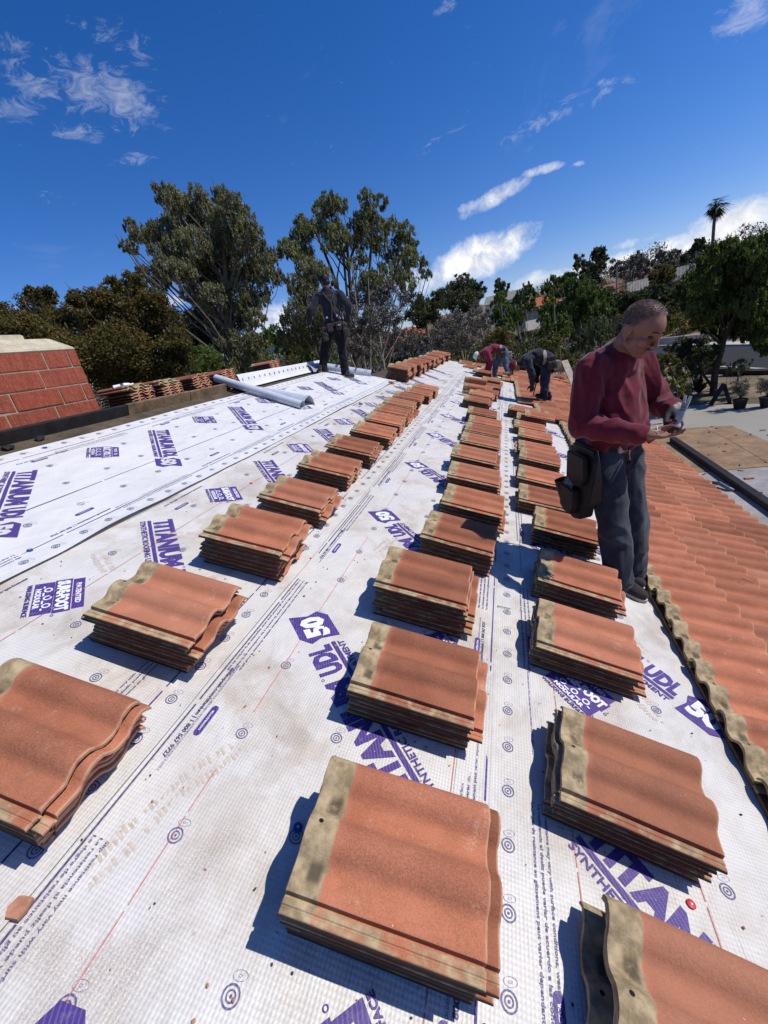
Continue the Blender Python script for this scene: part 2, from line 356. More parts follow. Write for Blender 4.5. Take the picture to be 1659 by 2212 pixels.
LEAF = dict(
    euc=leaf_material('eucalyptus_leaf', [(0.116, 0.123, 0.060), (0.205, 0.213, 0.102), (0.266, 0.255, 0.142), (0.357, 0.340, 0.211)]),
    euc2=leaf_material('eucalyptus_leaf_green', [(0.129, 0.142, 0.060), (0.217, 0.242, 0.099), (0.278, 0.290, 0.129), (0.360, 0.360, 0.217)]),
    olive=leaf_material('rusty_leaf', [(.058, .062, .022), (.120, .112, .036), (.185, .140, .046), (.30, .165, .052)]),
    pepper=leaf_material('pepper_leaf', [(0.056, 0.083, 0.022), (0.091, 0.135, 0.031), (0.126, 0.177, 0.039), (0.190, 0.234, 0.065)]),
    bright=leaf_material('bright_leaf', [(0.076, 0.109, 0.021), (0.120, 0.179, 0.032), (0.160, 0.229, 0.044), (0.221, 0.279, 0.079)]),
    dark=leaf_material('dark_leaf', [(0.036, 0.043, 0.017), (0.061, 0.077, 0.028), (0.088, 0.102, 0.036), (0.128, 0.132, 0.062)]),
    grey=leaf_material('grey_twig_leaf', [(0.099, 0.086, 0.071), (0.153, 0.136, 0.112), (0.197, 0.176, 0.147), (0.265, 0.239, 0.206)], .12),
    avocado=leaf_material('broad_leaf', [(0.064, 0.074, 0.019), (0.131, 0.139, 0.030), (0.186, 0.172, 0.041), (0.242, 0.196, 0.065)]),
    pale=leaf_material('pale_leaf', [(0.081, 0.102, 0.046), (0.124, 0.155, 0.070), (0.155, 0.189, 0.093), (0.217, 0.240, 0.139)]))

# ------------------------------------------------------------------ ground, road, yard
def ground_z(x, y):
    x = np.asarray(x, float); y = np.asarray(y, float)
    r = np.hypot(x, y); az = np.degrees(np.arctan2(x, y)); sm = lambda v, a, b: (lambda t: t * t * (3 - 2 * t))(np.clip((v - a) / (b - a), 0, 1))
    d = (x - (14.3 - .258 * (y - 30.8))) * .968
    right = sm(d, 6, 40) * 6.2 + np.clip(d - 34, 0, 80) * .03
    far = np.clip(y - 100, 0, 500) * .05 * sm(d, 4, 20)
    left = sm(r, 26, 78) * 5.6 * sm(-d, 8, 26) + np.clip(r - 78, 0, 400) * .03 * sm(-d, 8, 26)
    return right + far + left
def build_ground():
    rr = np.concatenate([np.linspace(0, 60, 61), np.linspace(63, 200, 46), np.geomspace(212, 2500, 26)]); aa = np.radians(np.linspace(-180, 180, 181))
    Rr, A = np.meshgrid(rr, aa, indexing='ij'); X = Rr * np.sin(A); Y = Rr * np.cos(A); Z = ground_z(X, Y)
    nz = np.array([noise.noise(Vector((a * .12, b * .12, 0))) for a, b in zip(X.ravel(), Y.ravel())]).reshape(X.shape)
    d = (X - (14.3 - .258 * (Y - 30.8))) * .968
    Z = Z + nz * .10 * np.clip((np.abs(d) - 6) / 6, 0, 1) * np.clip((Rr - 24) / 10, 0, 1)
    V = np.stack([X, Y, Z], -1).reshape(-1, 3)
    q = NT('dry_yard_ground'); g = q.pos(); b = q.noise(g, .16, 6, .65); f = q.noise(g, 3.5, 5, .7); ft = q.noise(g, 22, 3, .7)
    c = q.mix(q.ss(f, .3, .7), (.17, .125, .082), (.30, .23, .16)); c = q.mix(q.ss(b, .50, .66), c, (.060, .064, .026))
    c = q.mix(q.math('MULTIPLY', q.ss(ft, .6, .75), .5), c, (.11, .08, .05))
    o = ob('ground', mesh_np('ground', V, grid(len(rr), len(aa))), q.done(c, .95, q.bump(ft, .5, .02), .15), smooth=180)
    return structure(o)
build_ground()
ROADX = lambda y: 14.3 - .258 * (y - 30.8)
def strip(name, off0, off1, y0, y1, z, mat, n=60):
    V = []
    for i in range(n + 1):
        y = y0 + (y1 - y0) * i / n
        for o_ in (off0, off1): V.append((ROADX(y) + o_ * .968, y + o_ * .25, z + (float(ground_z(ROADX(y), y)) if y > 150 else 0)))
    F = [(2 * i, 2 * i + 1, 2 * i + 3, 2 * i + 2) for i in range(n)]
    return structure(ob(name, mesh_np(name, V, F), mat))
strip('road', -3.1, 3.1, -30, 240, .012, MT_ASPH)
def kerb(off):
    bm = bmesh.new(); y = -30
    while y < 170:
        a = Vector((ROADX(y) + off * .968, y + off * .25, .06)); b = Vector((ROADX(y + 6) + off * .968, y + 6 + off * .25, .06))
        d = (b - a).normalized(); box(bm, (a + b) / 2, ((b - a).length / 2, .09, .07), (d, Vector((-d.y, d.x, 0)), Vector((0, 0, 1)))); y += 6
    return structure(ob('kerb', bm, MT_KERB))
kerb(3.2); kerb(-3.2)
strip('pavement', 3.35, 4.9, -30, 120, .02, MT_KERB)
def slab(name, pts, z, th, mat):
    bm = bmesh.new(); f = bm.faces.new([bm.verts.new((x, y, z)) for x, y in pts]); r = bmesh.ops.extrude_face_region(bm, geom=[f])
    bmesh.ops.translate(bm, verts=[v for v in r['geom'] if isinstance(v, bmesh.types.BMVert)], vec=(0, 0, -th)); bmesh.ops.recalc_face_normals(bm, faces=bm.faces)
    return ob(name, bm, mat)
structure(slab('patio', [(2.6, -4), (14.5, -4), (14.5, 16.2), (9.1, 19.2), (7.0, 20.8), (4.6, 22.6), (2.6, 23.5)], .05, .2, MT_CONC))
def patio_sheet(name, pts, z, mat, label, cat):
    o = slab(name, pts, z, .012, mat); tag(o, label, cat); return o
patio_sheet('sheathing_panel', [(3.7, 12.55), (6.15, 12.45), (6.28, 15.2), (6.22, 16.98), (5.4, 17.25), (3.7, 17.6)], .064, MT_PLY, 'large brown sheathing panel lying on the patio with scattered debris', 'panel')
patio_sheet('sheathing_panel', [(6.165, 12.45), (7.02, 12.4), (6.98, 16.75), (6.235, 16.97), (6.295, 15.2)], .064, MT_PLY, 'narrow brown sheathing strip on the patio along the pale concrete', 'panel')
patio_sheet('patio_board', [(3.6, 6.5), (6.6, 6.4), (6.75, 12.36), (3.6, 12.48)], .064, MT_GREYFELT, 'pale grey board on the patio below the tiled eave', 'board')
bm = bmesh.new(); box(bm, (4.93, 11.2, .14), (.085, 4.45, .075), bev=.008)
tag(ob('timber_beam', bm, MT_TAR), 'long dark timber beam lying across the brown panel on the patio', 'beam')

# ------------------------------------------------------------------ the house
HOUSE = empty('house', (-1.0, 6.0, 0), 'house roof stripped of its tiles, white printed underlayment and a part tiled slope', 'house')
RID, RID2, EAV, Y0, YM, Y1 = -3.66, -2.42, 2.66, -3.0, 9.35, 15.75
def house():
    # roof decks (main block and the lower far wing), other slope nearly flat behind the ridge
    def deck(name, ridge, y0, y1, mat):
        bm = bmesh.new(); zr = P(ridge, 0).z
        sec = [P(EAV, 0), P(ridge, 0), Vector((P(ridge, 0).x - 1.3, 0, zr - .09)), Vector((P(ridge, 0).x - 4.2, 0, zr - 1.25))]
        for k in range(3):
            a, b = sec[k], sec[k + 1]; nrm = Vector((b.z - a.z, 0, -(b.x - a.x))).normalized(); nrm = nrm if nrm.z > 0 else -nrm
            vs = []
            for y in (y0, y1):
                for p in (a, b):
                    for o_ in (-.002, -.10): vs.append(bm.verts.new(Vector((p.x, y, p.z)) + nrm * o_))
            for f in ((0, 2, 6, 4), (1, 5, 7, 3), (0, 1, 3, 2), (4, 6, 7, 5), (0, 4, 5, 1), (2, 3, 7, 6)): bm.faces.new([vs[i] for i in f])
        bmesh.ops.recalc_face_normals(bm, faces=bm.faces)
        return ob(name, bm, mat, HOUSE)
    deck('roof_deck', RID, Y0, YM, MT_FELT); deck('roof_deck', RID2, YM, Y1, MT_FELT)
    bm = bmesh.new(); e = P(EAV, 0)
    xl = P(RID, 0).x
    pts = [(e.x - .45, 2.0), (xl, P(RID, 0).z - .18), (xl - 3.7, P(RID, 0).z - 1.15), (xl - 3.7, 0), (e.x - .45, 0)]
    def prism(pts, y0, y1):
        A = [bm.verts.new((x, y0, z)) for x, z in pts]; B = [bm.verts.new((x, y1, z)) for x, z in pts]
        bm.faces.new(A); bm.faces.new(B[::-1])
        for k in range(len(pts)): bm.faces.new((A[k], B[k], B[(k + 1) % len(pts)], A[(k + 1) % len(pts)]))
    prism(pts, Y0 + .4, YM - .25)
    x2 = P(RID2, 0).x; z2 = P(RID2, 0).z
    prism([(e.x - .45, 2.0), (x2, z2 - .18), (x2 - 3.7, z2 - 1.15), (x2 - 3.7, 0), (e.x - .45, 0)], YM - .24, Y1 - .35)
    bmesh.ops.recalc_face_normals(bm, faces=bm.faces); ob('wall', bm, MT_STUCCO, HOUSE)
    bm = bmesh.new(); box(bm, (e.x - .01, (Y0 + Y1) / 2, e.z - .105), (.02, (Y1 - Y0) / 2, .10)); ob('fascia', bm, MT_WOOD, HOUSE)
    # ridge boards
    for (y0, y1, m_, dz) in ((Y0, 3.63, MT_TAR, .0), (3.64, 4.62, MT_WOOD, .004), (4.63, 5.40, MT_WOOD, .0)):
        bm = bmesh.new(); box(bm, P(-3.615, (y0 + y1) / 2, .055 + dz), (.022, (y1 - y0) / 2, .058), (EV, YV, NV), .004); ob('ridge_board', bm, m_, HOUSE)
    # torn felt edge lying over the deck
    bm = bmesh.new()
    for i in range(26):
        y = Y0 + i * .34; w_ = .02 + .02 * noise.noise(Vector((y, 3, 0)))
        a, b = P(-3.345 + w_, y, .004), P(-3.345 + w_, y + .34, .004)
        bm.faces.new([bm.verts.new(v) for v in (P(-3.60, y, .003), a, b, P(-3.60, y + .34, .003))])
    bmesh.ops.remove_doubles(bm, verts=bm.verts, dist=.001); ob('felt_strip', bm, MT_FELT, HOUSE)
house()

# chimney: mortar core, slump blocks, bevelled cap
def chimney():
    x1, x0, y0, y1, zb = P(-3.80, 0).x, P(-3.80, 0).x - 1.0, 1.25, 3.50, EYE - .32
    bm = bmesh.new(); box(bm, ((x0 + x1) / 2, (y0 + y1) / 2, EYE + .14), ((x1 - x0) / 2 - .001, (y1 - y0) / 2 - .001, .465))
    core = ob('chimney', bm, MT_MORTAR, HOUSE); core['label'] = 'red block chimney with pale mortar cap'
    zs = [EYE - .18, EYE - .02, EYE + .128, EYE + .288, EYE + .45, EYE + .61]
    J = {1: [3.06, 2.62, 2.18, 1.74, 1.30], 0: [3.41, 3.165, 2.725, 2.285, 1.845, 1.405]}
    cache = {}
    for k in range(5):
        z0, z1 = zs[k] + .007, zs[k + 1] - .007
        cuts = [y1] + J[k % 2] + [y0]
        for a, b in zip(cuts, cuts[1:]):
            if a - b < .03: continue
            bm = bmesh.new(); pr = random.uniform(0, .006)
            box(bm, (x1 - .05 + pr, (a + b) / 2 + (.005 if a == y1 else 0), (z0 + z1) / 2), (.055, (a - b) / 2 - (.007 if a != y1 else .002), (z1 - z0) / 2), bev=.005)
            if k % 2 == 0:   # the scored groove along these courses
                r = bmesh.ops.bisect_plane(bm, geom=bm.verts[:] + bm.edges[:] + bm.faces[:], plane_co=(0, 0, (z0 + z1) / 2 + .023), plane_no=(0, .04, 1))
                r = bmesh.ops.bisect_plane(bm, geom=bm.verts[:] + bm.edges[:] + bm.faces[:], plane_co=(0, 0, (z0 + z1) / 2 + .041), plane_no=(0, .04, 1))
                r = bmesh.ops.bisect_plane(bm, geom=bm.verts[:] + bm.edges[:] + bm.faces[:], plane_co=(0, 0, (z0 + z1) / 2 + .032), plane_no=(0, .04, 1))
                for v in bm.verts:
                    if abs(v.co.z + .04 * v.co.y - ((z0 + z1) / 2 + .032)) < .001 and v.co.x > x1 - .02: v.co.x -= .024
            bmesh.ops.subdivide_edges(bm, edges=[e for e in bm.edges if e.calc_length() > .09], cuts=3, use_grid_fill=True)
            for v in bm.verts: v.co += Vector((1, .4, .5)) * .0035 * noise.noise(v.co * 17 + Vector((k * 3., a * 5, 0)))
            ob('block', bm, MT_BLOCK, core)
        # blocks round the corner, facing up the ridge
        xx = [x1 - .055, x1 - .5, x0] if k % 2 else [x1 - .055, x1 - .3, x1 - .74, x0]
        for a, b in zip(xx, xx[1:]):
            bm = bmesh.new(); box(bm, ((a + b) / 2, y1 - .045 + random.uniform(0, .005), (z0 + z1) / 2), ((a - b) / 2 - .006, .055, (z1 - z0) / 2), bev=.005); ob('block', bm, MT_BLOCK, core)
    bm = bmesh.new()
    def ring(g, z): return [bm.verts.new(v) for v in ((x0 + g, y0 + g, z), (x1 - g, y0 + g, z), (x1 - g, y1 - g, z), (x0 + g, y1 - g, z))]
    lv = [ring(-.012, EYE + .605), ring(-.012, EYE + .625), ring(.11, EYE + .735), ring(.24, EYE + .745), ring(.24, EYE + .80), ring(.31, EYE + .80), ring(.31, EYE + .60)]
    for a, b in zip(lv, lv[1:]):
        for k in range(4): bm.faces.new((a[k], a[(k + 1) % 4], b[(k + 1) % 4], b[k]))
    bm.faces.new(lv[-1]); bm.faces.new(lv[0][::-1])
    bmesh.ops.recalc_face_normals(bm, faces=bm.faces); bmesh.ops.bevel(bm, geom=[e for e in bm.edges], offset=.008, segments=2, affect='EDGES')
    ob('cap', bm, MT_CAP, core)
    bm = bmesh.new()
    for i in range(24):
        y = y0 + (y1 - y0) * i / 24
        box(bm, (x1 + .02, y + .047, EYE - .055 + .008 * math.sin(i * 2.3)), (.035 + .008 * math.sin(i * 1.7), .052, .022), bev=.008)
    ob('mortar_fillet', bm, MT_MORTAR, core)
chimney()

# ------------------------------------------------------------------ underlayment sheets and their print
def wrinkle(s, y, kind):
    n1 = noise.noise(Vector((s * 1.9, y * .8, kind * 7.1))); n2 = noise.noise(Vector((s * 6.5, y * 2.2, kind * 3.3)))
    z = .0055 * (n1 + 1) + .0028 * (n2 + 1)
    if kind == 3: z += .0055 * abs(noise.noise(Vector((s * 9.0 + y * .9, y * .55, 4)))) * 1.6
    else: z += .003 * max(0, noise.noise(Vector((s * 10 - y * 3.5, y * 2.4, 9 + kind)))) * 1.5
    return z
SHEETS = [dict(kind=0, s0=.20, s1=1.44, y0=-1.4, y1=15.6, base=.003, mat=MT_OLD), dict(kind=1, s0=-.90, s1=.325, y0=-1.4, y1=15.6, base=.010, mat=MT_OLD),
          dict(kind=2, s0=-2.02, s1=-.775, y0=-1.4, y1=15.6, base=.018, mat=MT_OLD), dict(kind=3, s0=-3.33, s1=-1.935, y0=-1.4, y1=9.05, base=.028, mat=MT_NEW)]
def sheet_z(sh, s, y):
    e = (sh['s1'] - s); lift = .010 * math.exp(-max(e, 0) / .03) * (.35 + .9 * max(0, noise.noise(Vector((y * 1.15, sh['kind'] * 5.0, 2)))) * 2)
    if sh['kind'] == 3 and y < 2.2: lift += .018 * math.exp(-max(e, 0) / .05) * max(0, math.sin(y * 4.1 + .5))
    return sh['base'] + wrinkle(s, y, sh['kind']) + lift
def build_sheet(sh):
    ys = np.concatenate([np.arange(sh['y0'], 4, .045), np.arange(4, 9, .09), np.arange(9, sh['y1'] + .01, .2)]); ys = ys[ys <= sh['y1'] + .001]
    ss = np.linspace(sh['s0'], sh['s1'], int((sh['s1'] - sh['s0']) / .034))
    V, UV = [], []
    for j, s in enumerate(ss):
        for y in ys:
            sw = s
            if j == len(ss) - 1: sw = s + .006 * noise.noise(Vector((y * 2.3, sh['kind'], 0)))
            V.append(P(sw, y, sheet_z(sh, s, y))); UV.append((s + 20, y + 20))
    o = ob('underlayment_sheet', mesh_np('underlayment_sheet', V, grid(len(ss), len(ys))[:, ::-1] if False else grid(len(ss), len(ys)), UV), sh['mat'], HOUSE, smooth=180)
    # thin turned edge so the lap reads as a lip
    bm = bmesh.new(); prev = None
    for y in ys:
        s = sh['s1'] + .006 * noise.noise(Vector((y * 2.3, sh['kind'], 0)))
        a = bm.verts.new(P(s, y, sheet_z(sh, sh['s1'], y))); b = bm.verts.new(P(s, y, sheet_z(sh, sh['s1'], y) - .0016))
        if prev: bm.faces.new((prev[0], a, b, prev[1]))
        prev = (a, b)
    ob('edge', bm, MT_INK, o)
    sh['ob'] = o
for sh in SHEETS: build_sheet(sh)

# --- print pieces as flat polygons (2D) which are then laid on the sheet
def text2d(body, size, bold=0.0, xs=1.0, shear=0.0, align='LEFT', step=.05):
    cu = bpy.data.curves.new('t', 'FONT'); cu.body = body; cu.size = size; cu.offset = bold; cu.shear = shear; cu.align_x = align; cu.resolution_u = 2
    o = bpy.data.objects.new('t', cu); COL.objects.link(o); dg = bpy.context.evaluated_depsgraph_get()
    me = bpy.data.meshes.new_from_object(o.evaluated_get(dg)); bpy.data.objects.remove(o)
    bm = bmesh.new(); bm.from_mesh(me); bpy.data.meshes.remove(me)
    for v in bm.verts: v.co.x *= xs
    return bm
def cut(bm, step=.055):
    xs = [v.co.x for v in bm.verts]; ys = [v.co.y for v in bm.verts]
    for axis, lo, hi in ((0, min(xs), max(xs)), (1, min(ys), max(ys))):
        k = math.ceil(lo / step) * step
        while k < hi:
            co = (k, 0, 0) if axis == 0 else (0, k, 0); no = (1, 0, 0) if axis == 0 else (0, 1, 0)
            bmesh.ops.bisect_plane(bm, geom=bm.verts[:] + bm.edges[:] + bm.faces[:], plane_co=co, plane_no=no); k += step
    V = [(v.co.x, v.co.y) for v in bm.verts]; bm.verts.index_update(); F = [[v.index for v in f.verts] for f in bm.faces]; bm.free(); return V, F
def poly2d(*polys):
    bm = bmesh.new()
    for p in polys: bm.faces.new([bm.verts.new((x, y, 0)) for x, y in p])
    return bm
def ring2d(cx, cy, r0, r1, n=14, sx=1.0, bm=None):
    bm = bm or bmesh.new(); A = [(math.cos(2 * math.pi * k / n), math.sin(2 * math.pi * k / n)) for k in range(n)]
    o = [bm.verts.new((cx + c * r1 * sx, cy + s * r1, 0)) for c, s in A]
    if r0 <= 0: bm.faces.new(o); return bm
    i = [bm.verts.new((cx + c * r0 * sx, cy + s * r0, 0)) for c, s in A]
    for k in range(n): bm.faces.new((i[k], o[k], o[(k + 1) % n], i[(k + 1) % n]))
    return bm
def fit_w(bm, w, x0=0.0, y0=0.0, h=None):
    xs = [v.co.x for v in bm.verts]; ys = [v.co.y for v in bm.verts]; k = w / (max(xs) - min(xs)); ky = h / (max(ys) - min(ys)) if h else 1.0
    for v in bm.verts: v.co.x = (v.co.x - min(xs)) * k + x0; v.co.y = (v.co.y - min(ys)) * ky + y0
    return bm
def rect(x0, y0, x1, y1): return [(x0, y0), (x1, y0), (x1, y1), (x0, y1)]
# big wordmark, 0.97 m long: heavy letters over a bar over a small line, and a numeral in a notched block
def logo_titanium():
    L = []
    L.append(('p', cut(fit_w(text2d('TITANIUM', .1, .0058), .545, 0, .068, .112))))
    L.append(('p', cut(fit_w(text2d('UDL', .1, .0058), .165, .585, .068, .112))))
    L.append(('p', cut(poly2d(rect(0, .040, .755, .060)))))
    L.append(('p', cut(fit_w(text2d('SYNTHETIC ROOFING UNDERLAYMENT', .04, .0013), .75, 0, 0, .031))))
    L.append(('p', cut(poly2d([(.785, .0), (.93, .0), (.97, .045), (.95, .10), (.97, .185), (.82, .185), (.775, .14), (.795, .09)]))))
    L.append(('w', cut(fit_w(text2d('50', .12, .0075), .132, .806, .032, .122))))
    L.append(('p', cut(fit_w(text2d('50', .12, .0035), .120, .812, .038, .110))))
    L.append(('w', cut(fit_w(text2d('50', .12, -.0005), .110, .817, .043, .100))))
    L.append(('p', cut(ring2d(.566, .176, .0045, .0065))))
    return L
def logo_foot():
    L = []
    L.append(('p', cut(poly2d(rect(0, .175, .235, .222)))))
    L.append(('w', cut(fit_w(text2d('PATENTED', .03, .0012), .16, .038, .187, .022))))
    L.append(('p', cut(poly2d(rect(-.008, .105, .243, .172)))))
    L.append(('w', cut(fit_w(text2d('SURE-FOOT', .06, .0042), .232, .002, .112, .053))))
    L.append(('p', cut(poly2d(rect(0, .028, .235, .104)))))
    L.append(('w', cut(fit_w(text2d('NODULAR', .03, .0016), .15, .042, .033, .024))))
    bm = bmesh.new()
    for k in range(3):
        x = .045 + .06 * k; bm = ring2d(x + .015, .082, .010, .017, 12, 1.0, bm)
        for p in (rect(x - .016, .062, x - .002, .069), rect(x + .032, .062, x + .046, .069)): bm.faces.new([bm.verts.new((a, b, 0)) for a, b in p])
    L.append(('w', cut(bm)))
    L.append(('p', cut(fit_w(text2d('WALKING SURFACE', .025, .0010), .235, 0, .0, .020))))
    L.append(('p', cut(ring2d(.258, .108, .0045, .007))))
    return L
def target():
    bm = ring2d(0, 0, .0168, .0208, 16); bm = ring2d(0, 0, .0082, .0116, 14, 1.0, bm); bm = ring2d(0, 0, 0, .0035, 8, 1.0, bm)
    V, F = cut(bm, 9); return [('f', (V, F)), ('t', cut(ring2d(-.033, .010, .0165, .0178, 16, .55), 9)), ('t', cut(ring2d(-.033, .010, .004, .005, 10, .55), 9))]
def pill():
    n = 6; pts = [(.05 + .013 * math.sin(math.pi * k / n), .0 - .013 * math.cos(math.pi * k / n)) for k in range(n + 1)] + [(-.05 - .013 * math.sin(math.pi * k / n), .013 * math.cos(math.pi * k / n)) for k in range(n + 1)]
    return [('p', cut(poly2d(pts))), ('w', cut(fit_w(text2d('CONTRACTOR', .01, .0004), .085, -.0425, -.004, .008), 9))]
LOGO_T, LOGO_F, TARGET, PILL = logo_titanium(), logo_foot(), target(), pill()
URL = [('i', cut(fit_w(text2d('eavetopeak.com/titanium | 1 800 567 9727', .02, .0007), .40, 0, 0, .020), .08))]
ASTM = [('t', cut(fit_w(text2d('MEETS OR EXCEEDS ASTM D226 TYPE II, ASTM D4869 TYPE IV & ASTM D8257 | CAN/CSA A220.1 & A123.3', .01, .0002), .46, 0, 0, .009), .1))]
SLIP = [('f', cut(fit_w(text2d('Slip resistance may vary with surface conditions, weather, footwear & roof pitch', .016, .0004), .66, 0, .042, .013), .1)),
        ('f', cut(fit_w(text2d('La resistencia al desliz puede variar de acuerdo a las condiciones de la superficie', .016, .0004), .70, 0, .021, .013), .1)),
        ('f', cut(fit_w(text2d('Le degre de resistance au glissement peut varier dependant de la surface du toit', .016, .0004), .68, 0, .0, .013), .1))]
PR = {}
def lay(sh, pieces, s0, y0, ds, dy, zoff=.0016, clip=True):
    """lay 2D print: text direction (ds, dy) on the slope, letters' tops a quarter turn to the left of it"""
    k = math.hypot(ds, dy); ds /= k; dy /= k
    for n_, (key, (V, F)) in enumerate(pieces):
        buf = PR.setdefault((sh['kind'], key), [[], [], []]); b0 = len(buf[0])
        lift = zoff + {'p': 0, 'i': 0, 't': 0, 'w': .0005}.get(key, 0) + .00025 * n_ * (key in 'pw' and len(pieces) > 4)
        for (x, y) in V:
            s = s0 + ds * x - dy * y; yy = y0 + dy * x + ds * y
            buf[0].append(P(s, yy, sheet_z(sh, s, yy) + lift)); buf[2].append((s + 20, yy + 20))
        buf[1] += [[i + b0 for i in f] for f in F]
R_, M_, Ls_, N_ = SHEETS
for k in range(-1, 9):
    lay(M_, LOGO_T, .155, (.90 + 1.30 * k) if k >= 0 else -.455, -1, 1); lay(R_, LOGO_T, .565, .885 + 1.30 * k, 1, -1)
    lay(Ls_, LOGO_T, -1.86, 1.86 + 1.30 * k, 1, -1)
    lay(M_, LOGO_F, .235, .245 + 1.29 * k, -1, 1); lay(R_, LOGO_F, .535, 1.575 + 1.30 * k, 1, -1); lay(Ls_, LOGO_F, -1.84, 1.16 + 1.30 * k, 1, -1)
    if k < 5:
        lay(N_, LOGO_T, -3.05, 3.28 + 1.30 * k, 1, -1); lay(N_, LOGO_F, -3.05, 3.92 + 1.30 * (k - 1), 1, -1)
def line(sh, s, y0, y1, w=.005, dash=None, key='i'):
    V, F = [], []; y = y0
    while y < y1:
        e = min(y + (dash[0] if dash else .12), y1); b = len(V); V += [(0, y), (w, y), (w, e), (0, e)]; F.append([b, b + 1, b + 2, b + 3]); y = e + (dash[1] if dash else 0)
    buf = PR.setdefault((sh['kind'], key), [[], [], []]); b0 = len(buf[0])
    for x, yy in V: buf[0].append(P(s + x, yy, sheet_z(sh, s + x, yy) + .0015)); buf[2].append((s + 20 + x, yy + 20))
    buf[1] += [[i + b0 for i in f] for f in F]
for sh, sl, sgn in ((M_, .302, 1), (Ls_, -.905, 1), (N_, -2.075, -1), (N_, -3.19, -1), (N_, -2.47, -1)):
    line(sh, sl, -1.0, 12.5 if sh is not N_ else 9.0, .006, (.62, .022), 'p')
line(M_, -.763, -1.0, 12.5, .006, (.62, .022), 'i')
for k in range(-1, 9):
    y = 1.30 * k
    lay(M_, URL, -.742, 1.10 + y, 0, -1); lay(M_, ASTM, -.722, 1.12 + y, 0, -1); lay(M_, SLIP, -.752, .46 + y, 0, -1); lay(M_, PILL, -.685, .86 + y, 0, 1)
    lay(M_, URL, .272, 1.45 + y, 0, 1); lay(M_, ASTM, .246, 1.42 + y, 0, 1); lay(M_, SLIP, .276, .66 + y, 0, 1); lay(M_, PILL, .236, 1.65 + y, 0, 1)
    lay(R_, SLIP, .455, .98 + y, 0, -1); lay(R_, ASTM, .47, 1.62 + y, 0, -1); lay(R_, PILL, .50, 1.78 + y, 0, 1)
    lay(Ls_, URL, -1.99 + .09, 1.2 + y, 0, -1); lay(Ls_, ASTM, -1.94, 1.0 + y, 0, -1); lay(Ls_, SLIP, -1.0, .7 + y, 0, 1); lay(Ls_, PILL, -1.80, .86 + y, 0, 1)
    if k < 5:
        lay(N_, URL, -3.12, 1.2 + y, 0, -1); lay(N_, SLIP, -3.15, .5 + y, 0, -1); lay(N_, SLIP, -2.10, 1.3 + y, 0, -1); lay(N_, URL, -2.12, .6 + y, 0, -1); lay(N_, PILL, -2.20, .5 + y, 0, 1); lay(N_, PILL, -3.08, .95 + y, 0, 1)
def targets(sh, s, y0, step, ymax=10.5, d=1):
    y = y0
    while y < ymax:
        lay(sh, TARGET, s, y, .2 * d, -1); y += step
targets(M_, -.545, -.14, .3333); targets(M_, -.23, .31 - .33, .3267); targets(M_, .06, .15, .3333)
targets(R_, .382, -.35, .1675); targets(R_, .72, .1, .3333); targets(R_, 1.03, .25, .3333); targets(Ls_, -.85, .05, .1675); targets(Ls_, -1.16, .2, .3333); targets(Ls_, -1.45, .05, .3333); targets(Ls_, -1.74, .2, .3333)
targets(N_, -2.00, .1, .1675, 8.9); targets(N_, -2.30, .2, .3333, 8.9); targets(N_, -2.62, .05, .3333, 8.9); targets(N_, -2.93, .2, .3333, 8.9); targets(N_, -3.27, .1, .1675, 8.9)
for sh, s, a, b in ((M_, -.553, -.3, .72), (M_, -.553, .95, 2.4), (M_, -.553, 2.7, 8), (R_, .585, -.5, 1.9), (R_, .60, 2.1, 3.3), (M_, .19, .2, 1.2), (R_, .95, .2, 1.2), (Ls_, -1.62, .5, 3.6), (N_, -2.55, 6.3, 6.9)):
    line(sh, s, a, b, .0035, (.21, .012), 'c')
def emit_print():
    for (kind, key), (V, F, UV) in PR.items():
        me = bpy.data.meshes.new('lettering'); me.from_pydata([tuple(v) for v in V], [], F)
        l = me.uv_layers.new(name='UVMap'); idx = np.empty(len(me.loops), np.int32); me.loops.foreach_get('vertex_index', idx)
        l.data.foreach_set('uv', np.asarray(UV, np.float32)[idx].ravel())
        q_ = ob({'c': 'chalk_line'}.get(key, 'lettering'), me, {'p': MT_PURPLE, 'i': MT_INK, 't': MT_FAINT, 'f': MT_INK2, 'w': MT_WHITE if kind != 3 else MT_NEW, 'c': MT_CHALK}[key], SHEETS[kind]['ob']); q_['kind'] = 'stuff'
emit_print()

